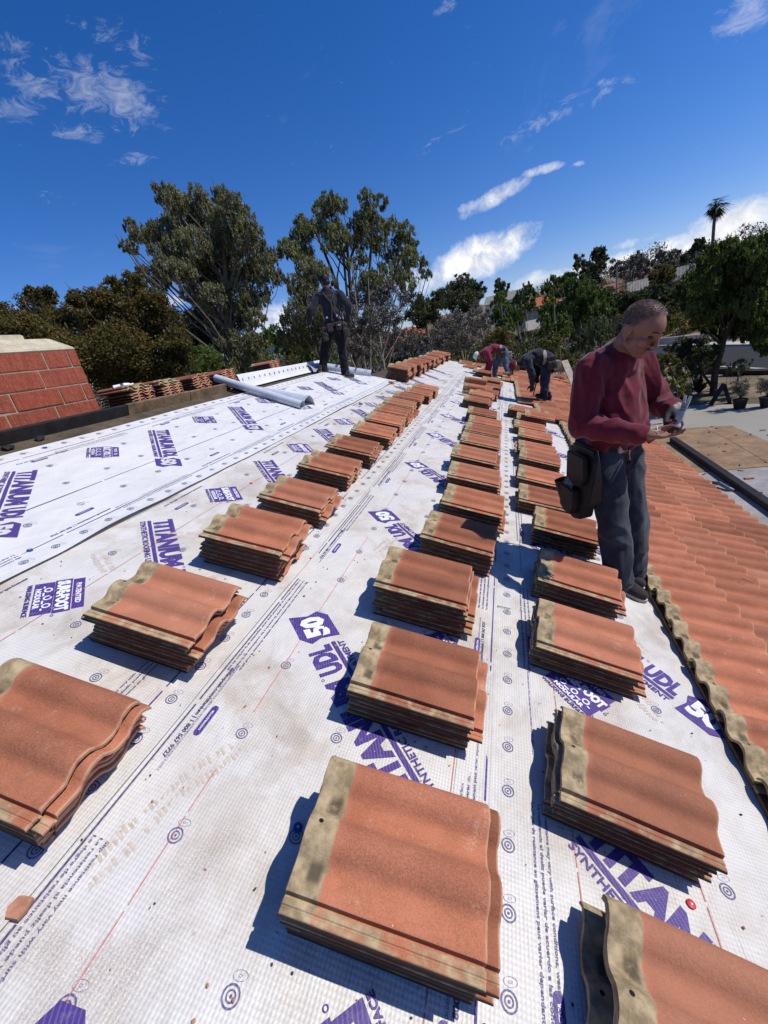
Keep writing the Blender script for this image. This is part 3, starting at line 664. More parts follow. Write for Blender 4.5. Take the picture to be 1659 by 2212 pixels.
# the fresh sheet wrapped up over the ridge, and its folded corner
def lip():
    V, UV = [], []; ys = np.arange(5.75, 9.2, .07); zz = [0, .02, .06, .11, .16, .175]
    for y in ys:
        for k, z in enumerate(zz):
            w_ = .012 * noise.noise(Vector((y * 1.4, z * 6, 1)))
            V.append(P(-3.50 - .10 * (k / 5.) ** .6 + w_, y, .030) + Vector((0, 0, z * (1 - .10 * (y - 5.75) / 3.4)))); UV.append((-3.5 + 20 - z, y + 20))
    o = ob('ridge_flap', mesh_np('ridge_flap', V, grid(len(ys), len(zz)), UV), MT_NEW, HOUSE, smooth=180)
    bm = bmesh.new()
    for i in range(20):
        y = 5.83 + i * .165
        for (z, hw) in ((.105, .013),):
            p = P(-3.578, y, .030) + Vector((.012, 0, z * .95)); bm.faces.new([bm.verts.new(p + Vector(q)) for q in ((.004, -hw, -.02), (.004, hw * .4, -.02), (-.004, hw, .018), (-.004, -hw * .4, .018))])
    ob('lettering', bm, MT_INK, o)['kind'] = 'stuff'
    bm = bmesh.new(); pts = [(P(-3.44, 8.12, .04), 0), (P(-3.36, 8.52, .05), 0)]
    rows = []
    for t in range(7):
        a = t / 6 * 2.4; dz = .17 * math.sin(a * .62); dx = -.07 * (1 - math.cos(a))
        rows.append([bm.verts.new(p + Vector((dx * 1.2, .03 * t * .4, dz))) for p, _ in pts])
    for q, w_ in zip(rows, rows[1:]): bm.faces.new((q[0], q[1], w_[1], w_[0]))
    ob('folded_corner', bm, simple('sheet_underside', (.30, .34, .42), .6, .1, 8, .2), HOUSE, smooth=180)
lip()

# ------------------------------------------------------------------ tiles
TL, TW = .4535, .3555
PROF = [(0, .009), (.003, .0125), (.012, .0125), (.0135, .010), (.017, .010), (.0185, .0125), (.0295, .0125), (.031, .003), (.0365, .003), (.0375, .021), (.043, .024), (.062, .0222), (.090, .0222), (.102, .0262), (.112, .0375), (.124, .0500), (.138, .0570), (.156, .0578), (.173, .0530), (.188, .0400), (.201, .0280), (.216, .0225),
        (.238, .0222), (.251, .0265), (.262, .0380), (.275, .0505), (.290, .0570), (.307, .0575), (.321, .0520), (.331, .0430), (.337, .0370)]
def tile_mesh(seed, hi=True):
    rng = random.Random(seed); us = [0, .004, .02, .12, .2, .4, .6, .8, .95, .99, 1.0] if hi else [0, .02, .5, .98, 1.0]
    V, UV = [], []; nb = len(PROF)
    for u in us:
        for (b, z) in PROF:
            e = Vector((u * 6, b * 22, seed * 3.1)); jag = .0022 * noise.noise(Vector((b * 70, seed, u))) if u in (0, 1.0) else 0
            dz = .0012 * noise.noise(e) - (.0045 if u in (0, 1.0) else .0012 if u in (.004, .99) else 0)
            a = u * TL + jag; V.append((a, b * 1.055, z + dz)); UV.append((u, b * 1.055 / TW))
    n1 = len(V)
    for u in us:
        for (b, z) in PROF:
            zb = max(0.0, z - .0135) if b > .036 else max(0, z - .0115); jag = .003 * noise.noise(Vector((b * 70, seed, u))) if u in (0, 1.0) else 0
            V.append((u * TL + jag, b * 1.055, zb)); UV.append((u, b * 1.055 / TW))
    g = grid(len(us), nb); F = [tuple(f) for f in g] + [tuple(f[::-1] + n1) for f in g]
    nu = len(us)
    for j in range(nb - 1):
        F.append((j, j + 1, n1 + j + 1, n1 + j)); a = (nu - 1) * nb + j; F.append((a + 1, a, n1 + a, n1 + a + 1))
    for i in range(nu - 1):
        a = i * nb; F.append((a + nb, a, n1 + a, n1 + a + nb)); a = i * nb + nb - 1; F.append((a, a + nb, n1 + a + nb, n1 + a))
    return np.array(V), np.array(F), np.array(UV)
TILES = []
for k in range(4):
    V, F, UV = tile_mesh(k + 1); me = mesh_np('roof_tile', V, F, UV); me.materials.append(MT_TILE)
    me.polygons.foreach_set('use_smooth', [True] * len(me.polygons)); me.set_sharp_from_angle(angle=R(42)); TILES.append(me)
LOWV, LOWF, LOWUV = tile_mesh(9, False)

# laid courses, parts of the house
def laid_tiles():
    rows = [(1.28, -.6), (1.62, -.6), (1.96, -.6), (2.30, -.6), (.94, 8.28), (.60, 9.1), (.26, 12.5), (-.08, 13.4), (-.42, 14.3), (-.76, 15.0)]
    for r, (s, ys) in enumerate(rows):
        y = ys + (.157 if r % 2 else 0) * (1 if r < 4 else .4); n = 0
        while y < 15.72 - .2:
            o = bpy.data.objects.new('tile', TILES[(n * 7 + r * 3) % 4]); link(o); par(o, HOUSE)
            tilt = R(3.3)
            o.matrix_basis = TR(s + random.uniform(-.009, .009), y + random.uniform(-.004, .004), .030 + random.uniform(0, .006), random.uniform(-.006, .006)) @ Matrix.Rotation(-tilt, 4, 'Y') @ Matrix.Rotation(R(random.uniform(-.35, .35)), 4, 'X')
            y += .314; n += 1
laid_tiles()
# wood battens that carry the courses
bm = bmesh.new()
for s in (1.30, 1.64, 1.98, 2.32): box(bm, P(s, 7.5, .020), (.018, 8.1, .012), (EV, YV, NV))
ob('batten', bm, MT_WOOD, HOUSE)['kind'] = 'stuff'

# loose stacks: row, ordinal, s, y, number of tiles, rotation
ORD = ['nearest', 'second', 'third', 'fourth', 'fifth', 'sixth', 'seventh', 'eighth', 'ninth', 'tenth', 'eleventh', 'twelfth', 'thirteenth', 'fourteenth', 'fifteenth', 'sixteenth', 'seventeenth', 'farthest']
LROW = [(-1.242, 0.348, 7, 0.4), (-1.274, 0.954, 7, 0.7), (-1.266, 1.622, 7, 2.1), (-1.327, 2.301, 5, -0.2), (-1.358, 2.975, 5, -0.7), (-1.366, 3.588, 5, 0.7), (-1.343, 4.257, 5, 0.4), (-1.37, 4.849, 5, 0.7), (-1.415, 5.382, 5, -0.1), (-1.442, 5.959, 5, 0.4), (-1.446, 6.595, 5, 0.9), (-1.384, 7.147, 5, 0.4), (-1.376, 7.803, 5, 0.4)]
MROW = [(-0.172, 0.398, 7, 2.3), (-0.233, 1.03, 6, 1.0), (-0.315, 1.625, 7, 0.8), (-0.2, 2.271, 6, -2.4), (-0.15, 2.847, 6, -1.6), (-0.179, 3.45, 6, 0.5), (-0.22, 4.059, 6, -0.5), (-0.191, 4.789, 5, -0.8), (-0.188, 5.347, 5, -0.0), (-0.18, 5.852, 5, 1.0), (-0.249, 6.501, 5, 0.5), (-0.398, 7.60, 5, 0.1), (-0.365, 8.298, 5, 0.1), (-0.262, 8.786, 5, -0.2), (-0.258, 9.303, 5, 0.0), (-0.214, 9.768, 5, -0.0), (-0.232, 10.867, 5, -0.0), (-0.486, 12.396, 5, 2.5)]
RROW = [(0.548, 0.345, 5, -5.0), (0.505, 0.922, 5, -5.4), (0.475, 1.605, 5, -4.0), (0.520, 2.185, 5, -5.5), (0.540, 2.885, 5, -3.2), (0.455, 3.44, 4, -0.3), (0.453, 4.047, 4, -3.4), (0.494, 4.762, 4, -3.3), (0.498, 5.116, 4, 0.3), (0.513, 5.841, 4, -1.5), (0.466, 6.366, 4, -0.8), (0.517, 7.013, 4, -1.5), (0.389, 7.537, 5, -2.2)]
GROW = [(-2.16 + .012 * i + random.uniform(-.03, .03), 9.0 + .60 * i, 9 if i < 3 else 8 + i % 2, random.uniform(-1, 2)) for i in range(11)]
PITCH = .0308
items = []          # (score, matrix, mesh index, label, group)
def add_stack(row, k, s, y, n, th, place, zt=None):
    rng = random.Random(hash((row, k)) % 9999 if False else (ord(row) * 131 + k * 17))
    rot = R(th); c, w_ = math.cos(rot), math.sin(rot); oz = sheet_top(s + .2, y + .17)
    lean = rng.uniform(-.012, .012)
    for t in range(n):
        top = t == n - 1
        js, jy, jr = (0, 0, 0) if top else (rng.uniform(-.010, .016), rng.uniform(.000, .008) + (n - 1 - t) * .0065, rng.uniform(-.010, .010))
        if not top and rng.random() < .26 and not (row == 'L' and k == 0): js += rng.choice((-.030, .028, .045)); 
        if row == 'L' and k < 3: js = js * .5 - .008 * (n - 1 - t) + (.035 if t == n - 2 - k % 2 else 0)
        if row == 'M' and k in (1, 2) and t == n - 3: js += .045
        o_ = oz + t * PITCH
        m_ = TR(s + js + lean * (n - 1 - t) * .2, y + jy, o_, rot + jr)
        d = (Vector((m_.translation)) - Vector((0, 0, EYE))).length
        nth = 'topmost' if top else ('bottom' if t == 0 else ORD[n - 1 - t] + ' from top')
        lab = f'roof tile, {nth}, in the {ORD[min(k, 17)]}{"" if k == 0 or ORD[min(k, 17)] == "farthest" else " nearest"} stack of the {place}'
        items.append(((4.0 if top else 1.0) / d ** 2, m_, (t * 5 + k * 3 + ord(row)) % 4, lab, 'loose roof tiles in stacks on the roof'))
def sheet_top(s, y):
    z = 0.0
    for sh in SHEETS:
        if sh['s0'] <= s <= sh['s1'] and y < sh['y1']: z = max(z, sheet_z(sh, s, y) + .001)
    return z + .002
for k, a in enumerate(LROW): add_stack('L', k, *a, 'row by the seam')
for k, a in enumerate(MROW): add_stack('M', k, *a, 'middle row')
for k, a in enumerate(RROW): add_stack('R', k, *a, 'row beside laid tiles')
for k, a in enumerate(GROW): add_stack('G', k, *a, 'far ridge row')
# stacks behind the ridge board
for k, (y, n) in enumerate(((3.88, 10), (4.37, 10), (4.96, 10), (5.60, 10), (7.25, 11))):
    x1 = -4.0 if k < 4 else -4.12; rng = random.Random(k)
    for t in range(n):
        z = EYE - .115 + t * PITCH; tl = R(1.5)
        m_ = Matrix.Translation((x1 - TL + rng.uniform(-.015, .015), y + rng.uniform(-.006, .006), z)) @ Matrix.Rotation(rng.uniform(-.012, .012), 4, 'Z') @ Matrix.Rotation(tl, 4, 'Y')
        if k < 2 and t > n - 3: m_ = m_ @ Matrix.Translation((TL, TW, 0)) @ Matrix.Rotation(math.pi, 4, 'Z')
        d = (m_.translation - Vector((0, 0, EYE))).length; nth = 'topmost' if t == n - 1 else ('bottom' if t == 0 else ORD[n - 1 - t] + ' from top')
        items.append(((3. if t == n - 1 else .9) / d ** 2, m_, (t + k) % 4, f'terracotta roof tile, {nth}, in the {ORD[k]}{" nearest" if k else ""} stack behind the ridge', 'loose roof tiles in stacks on the roof'))
# odd tiles lying about at the far end
for (s, y, o_, th, rx, lab) in ((-.52, 8.85, .05, 8, 62, 'broken wavy tile tipped on edge on the white sheet'), (1.02, 7.72, .09, -1, 0, 'single loose tile laid above the beige tile heads near the bending worker'), (-.98, 14.2, .04, 3, 0, 'loose tile on the sheet at the far end of the roof'), (-.62, 13.5, .04, -2, 0, 'loose tile on the sheet beyond the white capped worker'),
                         (.50, 12.45, .06, 0, 0, 'tile under the white capped worker’s boot'), (-1.2, 15.1, .03, 5, 8, 'tile leaning on rubble at the far roof end'), (.62, 6.86, .20, 1, 0, 'half covered tile lying across the last stack beside laid tiles')):
    items.append((9, TR(s, y, o_, R(th)) @ Matrix.Rotation(R(rx), 4, 'X'), 2, lab.replace('’', ''), 'odd roof tiles lying apart'))
items.sort(key=lambda t: -t[0])
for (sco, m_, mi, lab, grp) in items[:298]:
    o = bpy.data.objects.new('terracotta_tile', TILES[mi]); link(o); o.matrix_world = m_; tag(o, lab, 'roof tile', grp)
rest = items[298:]
if rest:
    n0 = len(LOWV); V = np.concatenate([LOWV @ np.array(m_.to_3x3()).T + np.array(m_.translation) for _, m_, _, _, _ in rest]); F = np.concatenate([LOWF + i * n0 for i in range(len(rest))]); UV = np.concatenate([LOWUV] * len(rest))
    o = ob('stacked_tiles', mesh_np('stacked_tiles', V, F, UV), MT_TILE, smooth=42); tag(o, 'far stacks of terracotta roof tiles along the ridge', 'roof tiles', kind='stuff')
# broken shard and crumbs
def shard(name, s, y, r, lab, mat, cat, th=.012, seed=1):
    rng = random.Random(seed); bm = bmesh.new(); n = 7
    pts = [(r * rng.uniform(.55, 1.1) * math.cos(2 * math.pi * k / n), r * rng.uniform(.5, 1.0) * math.sin(2 * math.pi * k / n)) for k in range(n)]
    z = sheet_top(s, y); A = [bm.verts.new(P(s + a, y + b, z + th)) for a, b in pts]; B = [bm.verts.new(P(s + a * 1.03, y + b * 1.03, z + .001)) for a, b in pts]
    bm.faces.new(A)
    for k in range(n): bm.faces.new((A[k], B[k], B[(k + 1) % n], A[(k + 1) % n]))
    bm.faces.new(B[::-1]); bmesh.ops.recalc_face_normals(bm, faces=bm.faces)
    return tag(ob(name, bm, mat), lab, cat)
MT_SHARD = simple('tile_shard', (.40, .19, .115), .9, .25, 40, .6)
shard('tile_shard', -.775, .285, .034, 'broken terracotta shard lying on the printed seam text', MT_SHARD, 'tile shard', .010, 3)
shard('tile_shard', -1.93, 8.55, .06, 'small tile piece weighing down the end of the white sheet', MT_SHARD, 'tile shard', .05, 5)
shard('pebble', -1.83, 6.2, .035, 'small tan stone on the sheet above the stacks by the seam', MT_WOOD, 'stone', .02, 6)
def scatter(name, pts, mat, label, cat):
    bm = bmesh.new()
    for (s, y, r) in pts:
        z = sheet_top(s, y); m_ = TR(s, y, z + r * .35, random.uniform(0, 6)) @ Matrix.Diagonal((r * random.uniform(.6, 1.5), r * random.uniform(.5, 1), r * .5, 1))
        bmesh.ops.create_icosphere(bm, subdivisions=1, radius=1, matrix=m_)
    o = ob(name, bm, mat); tag(o, label, cat, kind='stuff')
scatter('crumbs', [(random.uniform(-1.9, 1.2), abs(random.gauss(0, 1)) * 2.0 + .1, random.choice((.0022, .003, .003, .0045, .006))) for _ in range(230)], MT_SHARD, 'crumbs of broken tile and dirt on the sheets', 'debris')
scatter('grit', [(random.uniform(-1.9, 1.2), abs(random.gauss(0, 1)) * 1.6 + .1, random.choice((.002, .003, .004))) for _ in range(160)], MT_BARKD, 'dark grit and leaf scraps on the sheets', 'debris')
# cap nails
def cap_nail(s, y, mat, lab, cat, r=.0125):
    t = empty('cap_nail', P(s, y, sheet_top(s, y)), lab, cat, 'plastic cap nails in the underlayment')
    bm = bmesh.new(); lathe(bm, [(r, 0), (r, .0012), (r * .8, .0028), (r * .35, .0032)], 16, TR(s, y, sheet_top(s, y) + .0006)); ob('washer', bm, mat, t, smooth=40)
    bm = bmesh.new(); lathe(bm, [(r * .28, .003), (r * .28, .0044), (r * .12, .0048)], 10, TR(s, y, sheet_top(s, y) + .0006)); ob('nail_head', bm, MT_STEEL, t, smooth=40)
cap_nail(.905, .845, MT_REDP, 'red plastic cap nail over the purple lettering', 'nail')
cap_nail(-1.62, 2.73, MT_REDP, 'small red cap nail near the red chalk line', 'nail')
cap_nail(-.235, .655, MT_BLUEP, 'blue cap nail in the shadow beside the nearest middle stack', 'nail', .014)
cap_nail(-1.455, 1.10, MT_BLUEP, 'blue cap nail beside the second stack by the seam', 'nail', .014)
cap_nail(-2.07, 1.36, MT_BLUEP, 'blue cap nail on the lap of the fresh sheet', 'nail', .014)
cap_nail(-3.27, 2.45, MT_BLUEP, 'dark blue cap nail at the upper edge of the fresh sheet', 'nail', .014)
cap_nail(-3.27, 3.6, MT_BLUEP, 'blue cap nail farther along the upper sheet edge', 'nail', .014)
def loose_nail(s, y, a, lab, o_=.004, ln=.055, mat=None, base=None):
    bm = bmesh.new(); z = (sheet_top(s, y) if base is None else base) + o_; d = EV * math.cos(a) + YV * math.sin(a); p = P(s, y, z)
    tube(bm, [p, p + d * ln], .0016, 6); tube(bm, [p - d * .001, p + d * .0012], .0045, 8); tag(ob('nail', bm, mat or MT_BARKD), lab, 'nail', 'loose nails')
loose_nail(-1.70, 1.19, -1.4, 'rusty nail lying by the purple footing logo'); loose_nail(.33, 2.02, .1, 'nail lying across the printed seam between two stacks', ln=.07)
loose_nail(1.95, 2.96, -.5, 'dark nail lying on the laid tiles', ln=.06, base=.105); loose_nail(1.78, 3.52, .1, 'shiny nail lying on the laid tiles higher up', ln=.06, base=.10, mat=MT_STEEL)
loose_nail(1.74, 4.4, .15, 'shiny nail on the laid tiles behind the standing worker', ln=.07, base=.10, mat=MT_STEEL)
bm = bmesh.new(); m_ = TR(-1.49, 7.15, sheet_top(-1.49, 7.15) + .035); bmesh.ops.create_icosphere(bm, subdivisions=3, radius=.045, matrix=m_)
for v in bm.verts: v.co += (v.co - m_.translation) * .35 * noise.noise(v.co * 30)
tag(ob('red_rag', bm, MT_REDP, smooth=180), 'crumpled red rag beside the stacks by the seam', 'rag')
def footprint(s0, y0, ang, k=1.0):
    bm = bmesh.new(); rng = random.Random(int(s0 * 1000)); d = (math.cos(ang), math.sin(ang)); n_ = (-d[1], d[0]); sh = [q for q in SHEETS if q['s0'] <= s0 <= q['s1']][-1]
    for i in range(19):
        x = -.135 + .27 * i / 18; w_ = .044 * (1 - .35 * max(0, -x / .135) ** 2) * math.sqrt(max(.1, 1 - (x / .150) ** 2))
        for a, b in ((-w_, -.004), (.004, w_)):
            if rng.random() < .16: continue
            a += rng.uniform(0, .012); b -= rng.uniform(0, .012)
            if b - a < .006: continue
            zz = rng.uniform(.002, .005) if i % 4 else .001
            q = []
            for (u, v) in ((x, a), (x + .0085 * k, a + .003), (x + .0085 * k + zz, b), (x + zz, b + .002)):
                s_, y_ = s0 + d[0] * u + n_[0] * v, y0 + d[1] * u + n_[1] * v; q.append(bm.verts.new(P(s_, y_, sheet_z(sh, s_, y_) + .0012)))
            bm.faces.new(q)
    ob('footprint', bm, MT_PRINT_DIRT, sh['ob'])['kind'] = 'stuff'
MT_PRINT_DIRT = simple('dust_print', (.53, .455, .375), .95, .22, 60, 0, coord='Object')
for (a, b, c_) in ((-.585, .70, 1.1), (-.66, .47, 1.35), (-1.55, 1.85, .4), (-1.72, 1.45, -.5), (-1.62, 2.35, .9), (1.05, 2.05, 2.2), (.98, 1.62, 2.0), (-.42, 2.35, 1.3), (-1.50, .62, .8)): footprint(a, b, c_)
# bits of torn felt by the ridge board
for (s, y, sd_) in ((-3.53, 2.62, 1), (-3.50, 2.33, 2)):
    bm = bmesh.new(); m_ = TR(s, y, .02); bmesh.ops.create_icosphere(bm, subdivisions=2, radius=.035, matrix=m_ @ Matrix.Diagonal((1, 1.5, .5, 1)))
    for v in bm.verts: v.co += (v.co - m_.translation) * .5 * noise.noise(v.co * 25 + Vector((sd_, 0, 0)))
    tag(ob('felt_scrap', bm, MT_TAR), ['curled black felt scrap below the ridge board', 'torn felt scrap nearer the camera under the chimney'][sd_ - 1], 'scrap')

# underlayment roll with its loose end
def roll():
    a, b = P(-2.33, 5.20, .088), P(-3.87, 5.56, .13); d = (b - a).normalized(); t = empty('underlayment_roll', (a + b) / 2, 'rolled up underlayment lying on the white sheet with its loose end curling behind', 'roll')
    sd_ = d.cross(NV).normalized(); n_ = sd_.cross(d)
    V, UV = [], []; turns = 60; L = (b - a).length
    for k in range(turns + 1):
        ang = -k / 20 * 2 * math.pi; r = .057 - .004 * (k / turns) * 3
        for j in range(9):
            p = a + d * (L * j / 8) + (sd_ * math.cos(ang) + n_ * math.sin(ang)) * r * (1 + .02 * noise.noise(Vector((j * .7, k * .2, 0)))); V.append(p); UV.append((k * .02, j * .2))
    sheet = simple('sheet_underside_grey', (.50, .53, .58), .6, .12, 30, .4)
    ob('roll', mesh_np('roll', V, grid(turns + 1, 9), UV), sheet, t, smooth=180)
    V, UV = [], []   # flap: from under the roll, up in an arc and down behind it
    sd2 = -sd_ if sd_.y < 0 else sd_
    for k in range(17):
        f = k / 16
        for j in range(9):
            g = j / 8; h = .155 * math.sin(math.pi * min(1, f * 1.02)) * (1 - .75 * g); w_ = .34 * (1 - .55 * g)
            V.append(a + d * (L * (.04 + .9 * g)) + sd2 * (.05 + w_ * f) + n_ * (-.075 + h + .03 * f * (1 - f))); UV.append((f, g))
    ob('loose_end', mesh_np('loose_end', V, grid(17, 9), UV), simple('flap_grey', (.44, .48, .55), .6, .12, 20, .4), t, smooth=180)
    # print on the flap
    a2, b2 = P(-3.40, 8.72, .085), P(-2.50, 8.98, .075); t2 = empty('underlayment_remnant', (a2 + b2) / 2, 'grey sheet end curled up behind the standing worker with purple print', 'sheet remnant')
    d = (b2 - a2).normalized(); sd_ = d.cross(NV).normalized(); n_ = sd_.cross(d); V = []; L = (b2 - a2).length
    for k in range(15):
        ang = math.pi * (-.35 + 1.35 * k / 14)
        for j in range(7): V.append(a2 + d * (L * j / 6) + (-sd_ * math.cos(ang) * -.085 + n_ * math.sin(ang) * .085))
    ob('curl', mesh_np('curl', V, grid(15, 7)), simple('flap_grey_far', (.40, .45, .52), .6, .12, 20, .4), t2, smooth=180)
    bm = bmesh.new()
    for (f0, f1) in ((.18, .24), (.28, .42), (.62, .66), (.84, .85), (.88, .89)):
        for k in range(5):
            q = []
            for (ff, kk) in ((f0, k), (f1, k), (f1, k + 1), (f0, k + 1)):
                ang = math.pi * (.12 + .5 * kk / 5) + (.2 if f0 < .5 else 0); q.append(bm.verts.new(a2 + d * (L * (ff + .03 * kk / 5)) + (sd_ * math.cos(ang) + n_ * math.sin(ang)) * .0885))
            bm.faces.new(q)
    ob('lettering', bm, MT_INK, t2)['kind'] = 'stuff'
roll()
# bottle on the first stack behind the ridge
def bottle():
    c = Vector((-4.16, 3.99, EYE + .205)); d = Vector((.55, .83, .03)).normalized()
    q = d.to_track_quat('Z', 'Y').to_matrix().to_4x4(); m_ = Matrix.Translation(c - d * .10) @ q
    t = empty('water_bottle', c, 'clear water bottle with blue band lying on the tile stack by the chimney', 'bottle')
    bm = bmesh.new(); lathe(bm, [(.010, 0), (.030, .004), (.033, .02), (.031, .05), (.033, .06), (.033, .125), (.031, .14), (.026, .165), (.013, .19), (.012, .20)], 20, m_); ob('body', bm, MT_WHITEP, t, smooth=50)
    bm = bmesh.new(); lathe(bm, [(.0338, .075), (.0338, .110)], 20, m_); ob('band', bm, MT_BLUEP, t, smooth=50)
    bm = bmesh.new(); lathe(bm, [(.0145, .198), (.0145, .214), (.012, .216)], 16, m_); ob('cap', bm, MT_WHITEP, t, smooth=50)
bottle()
exec_people = True

# ------------------------------------------------------------------ people
def prim_mesh(prims, extra=0.0):
    bm = bmesh.new()
    for p in prims:
        if p[0] == 'c':
            _, a, ra, b, rb = p; a, b = Vector(a), Vector(b); d = b - a
            if d.length < 1e-5: d = Vector((0, 0, 1e-4))
            L = d.length; d.normalize(); u = d.orthogonal().normalized(); v = d.cross(u); rings = []; n = 14; ra += extra; rb += extra
            for t in range(9):
                if t < 4: ph = -math.pi / 2 * (1 - (t + .3) / 3.3) ; ph = max(-1.5, ph) if t < 3 else 0; c_, r_ = a + d * (ra * math.sin(ph)), ra * math.cos(ph)
                elif t == 4: c_, r_ = (a + b) / 2, (ra + rb) / 2
                else: ph = math.pi / 2 * ((t - 5) / 3.3); c_, r_ = b + d * (rb * math.sin(ph)), rb * math.cos(ph)
                rings.append([bm.verts.new(c_ + (u * math.cos(2 * math.pi * k / n) + v * math.sin(2 * math.pi * k / n)) * r_) for k in range(n)])
            for q, w_ in zip(rings, rings[1:]):
                for k in range(n): bm.faces.new((q[k], q[(k + 1) % n], w_[(k + 1) % n], w_[k]))
            bm.faces.new(rings[0][::-1]); bm.faces.new(rings[-1])
        elif p[0] == 'e':
            _, c_, r, ax = p; m_ = Matrix.Identity(4)
            for j in range(3):
                for i in range(3): m_[i][j] = ax[j][i] * (r[j] + extra)
            m_.translation = c_; bmesh.ops.create_uvsphere(bm, u_segments=20, v_segments=12, radius=1, matrix=m_)
        elif p[0] == 'b':
            _, c_, r, ax = p; box(bm, c_, [x + extra for x in r], ax, min(r) * .35)
    bmesh.ops.recalc_face_normals(bm, faces=bm.faces)
    me = bpy.data.meshes.new('p'); bm.to_mesh(me); bm.free(); return me
def blob(name, prims, mat, parent, voxel=.01, smooth=5, extra=0.0, fold=0.0, fscale=(9, 9, 9), seed=0, keep=None, axis=None):
    """one continuous surface grown over the given limbs and masses"""
    me = prim_mesh(prims, extra); o = bpy.data.objects.new('tmp', me); COL.objects.link(o)
    md = o.modifiers.new('r', 'REMESH'); md.mode = 'VOXEL'; md.voxel_size = voxel
    md = o.modifiers.new('s', 'SMOOTH'); md.factor = .5; md.iterations = smooth
    dg = bpy.context.evaluated_depsgraph_get(); m2 = bpy.data.meshes.new_from_object(o.evaluated_get(dg)); bpy.data.objects.remove(o); bpy.data.meshes.remove(me)
    m2.name = name
    if keep is not None:
        bm = bmesh.new(); bm.from_mesh(m2)
        for (co, no) in keep: bmesh.ops.bisect_plane(bm, geom=bm.verts[:] + bm.edges[:] + bm.faces[:], plane_co=co, plane_no=no, clear_outer=True)
        bm.to_mesh(m2); bm.free()
    if fold:
        n = len(m2.vertices); co = np.empty(n * 3, np.float32); m2.vertices.foreach_get('co', co); co = co.reshape(-1, 3); no = np.empty(n * 3, np.float32); m2.vertices.foreach_get('normal', no); no = no.reshape(-1, 3)
        fs = Vector(fscale); d = np.array([max(-.8, 1 - 3.6 * abs(noise.noise(Vector((c[0] * fs.x, c[1] * fs.y, c[2] * fs.z + seed)) + Vector(noise.noise_vector(Vector(c) * 4)) * .55))) + .14 * noise.noise(Vector(c) * 42) for c in co])
        m2.vertices.foreach_set('co', (co + no * (d * fold)[:, None]).ravel().astype(np.float32))
    return ob(name, m2, mat, parent, smooth=180)

def skin_mat(name, col):
    q = NT(name); oc = q.coord('Object'); a = q.noise(oc, 14, 4); b = q.noise(oc, 160, 3)
    c = q.mix(q.ss(a, .3, .7), tuple(x * .8 for x in col), tuple(x * 1.12 for x in col)); c = q.mix(q.math('MULTIPLY', q.ss(b, .5, .75), .25), c, tuple(x * .6 for x in col))
    return q.done(c, .52, q.bump(b, .25, .0015), .4)
SKIN = skin_mat('skin', (.255, .118, .076)); SKIN2 = skin_mat('skin_far', (.25, .12, .08))
def cloth(name, col, scale=30, sheen=.2, var=.22): return simple(name, col, .92, var, scale, .5, .002, .15, sheen=sheen)
MAROON = cloth('maroon_knit', (.120, .013, .024)); MAROON2 = cloth('maroon_far', (.17, .016, .04)); NAVY = cloth('navy_knit', (.020, .023, .033)); NAVY2 = cloth('dark_navy_shirt', (.014, .018, .027))
def denim_mat(name, col, fade):
    q = NT(name); g = q.pos(); a = q.noise(g, 5, 5, .6, .3); b = q.noise(g, 60, 4, .7); w_ = q.noise(g, 700, 1)
    c = q.mix(q.ss(a, .38, .68), col, fade); c = q.mix(q.math('MULTIPLY', b, .4), c, tuple(x * .55 for x in col)); c = q.mix(q.ss(q.noise(g, 17, 5, .7), .70, .78), c, (.42, .42, .42))
    return q.done(c, .9, q.bump(q.math('ADD', b, w_), .4, .002), .15, sheen=.15)
DENIM = denim_mat('washed_denim', (.021, .028, .041), (.058, .073, .092)); DENIM2 = denim_mat('blue_denim', (.05, .085, .15), (.14, .20, .28)); DENIM3 = denim_mat('dark_denim', (.012, .018, .040), (.024, .034, .066))
BLACKC = cloth('black_trousers', (.008, .008, .010), 30, .1); HAIRB = simple('black_hair', (.010, .009, .009), .5, .3, 60, .6, .003); SHOEC = cloth('shoe_fabric', (.035, .030, .028), 60, .1); SOLE = simple('pale_sole', (.40, .36, .31), .7, .3, 30, .3)
GLOVED = simple('dirty_glove', (.030, .029, .030), .8, .5, 25, .5); GLOVET = simple('tan_glove_back', (.36, .31, .26), .85, .3, 25, .5); BAG = simple('worn_canvas_bag', (.040, .034, .029), .9, .35, 18, .6, .004); BAGL = simple('pale_leather_bag', (.26, .225, .19), .85, .3, 14, .5); BOOT = simple('tan_boot', (.20, .165, .125), .85, .3, 20, .5)
CAPW = cloth('white_cap', (.60, .61, .64), 40, .1); CAPM = cloth('maroon_cap', (.13, .018, .028), 40, .1)
def greyhair():
    q = NT('short_grey_hair'); g = q.coord('Object'); a = q.noise(g, 190, 3, .75); b = q.noise(g, 14, 4); up = q.noise(g, 30, 4)
    c = q.mix(q.ss(a, .38, .70), (.15, .125, .11), (.50, .48, .46)); c = q.mix(q.math('MULTIPLY', q.ss(b, .40, .60), .75), c, (.19, .115, .09))
    return q.done(c, .7, q.bump(a, .7, .003), .3)
HAIRG = greyhair()

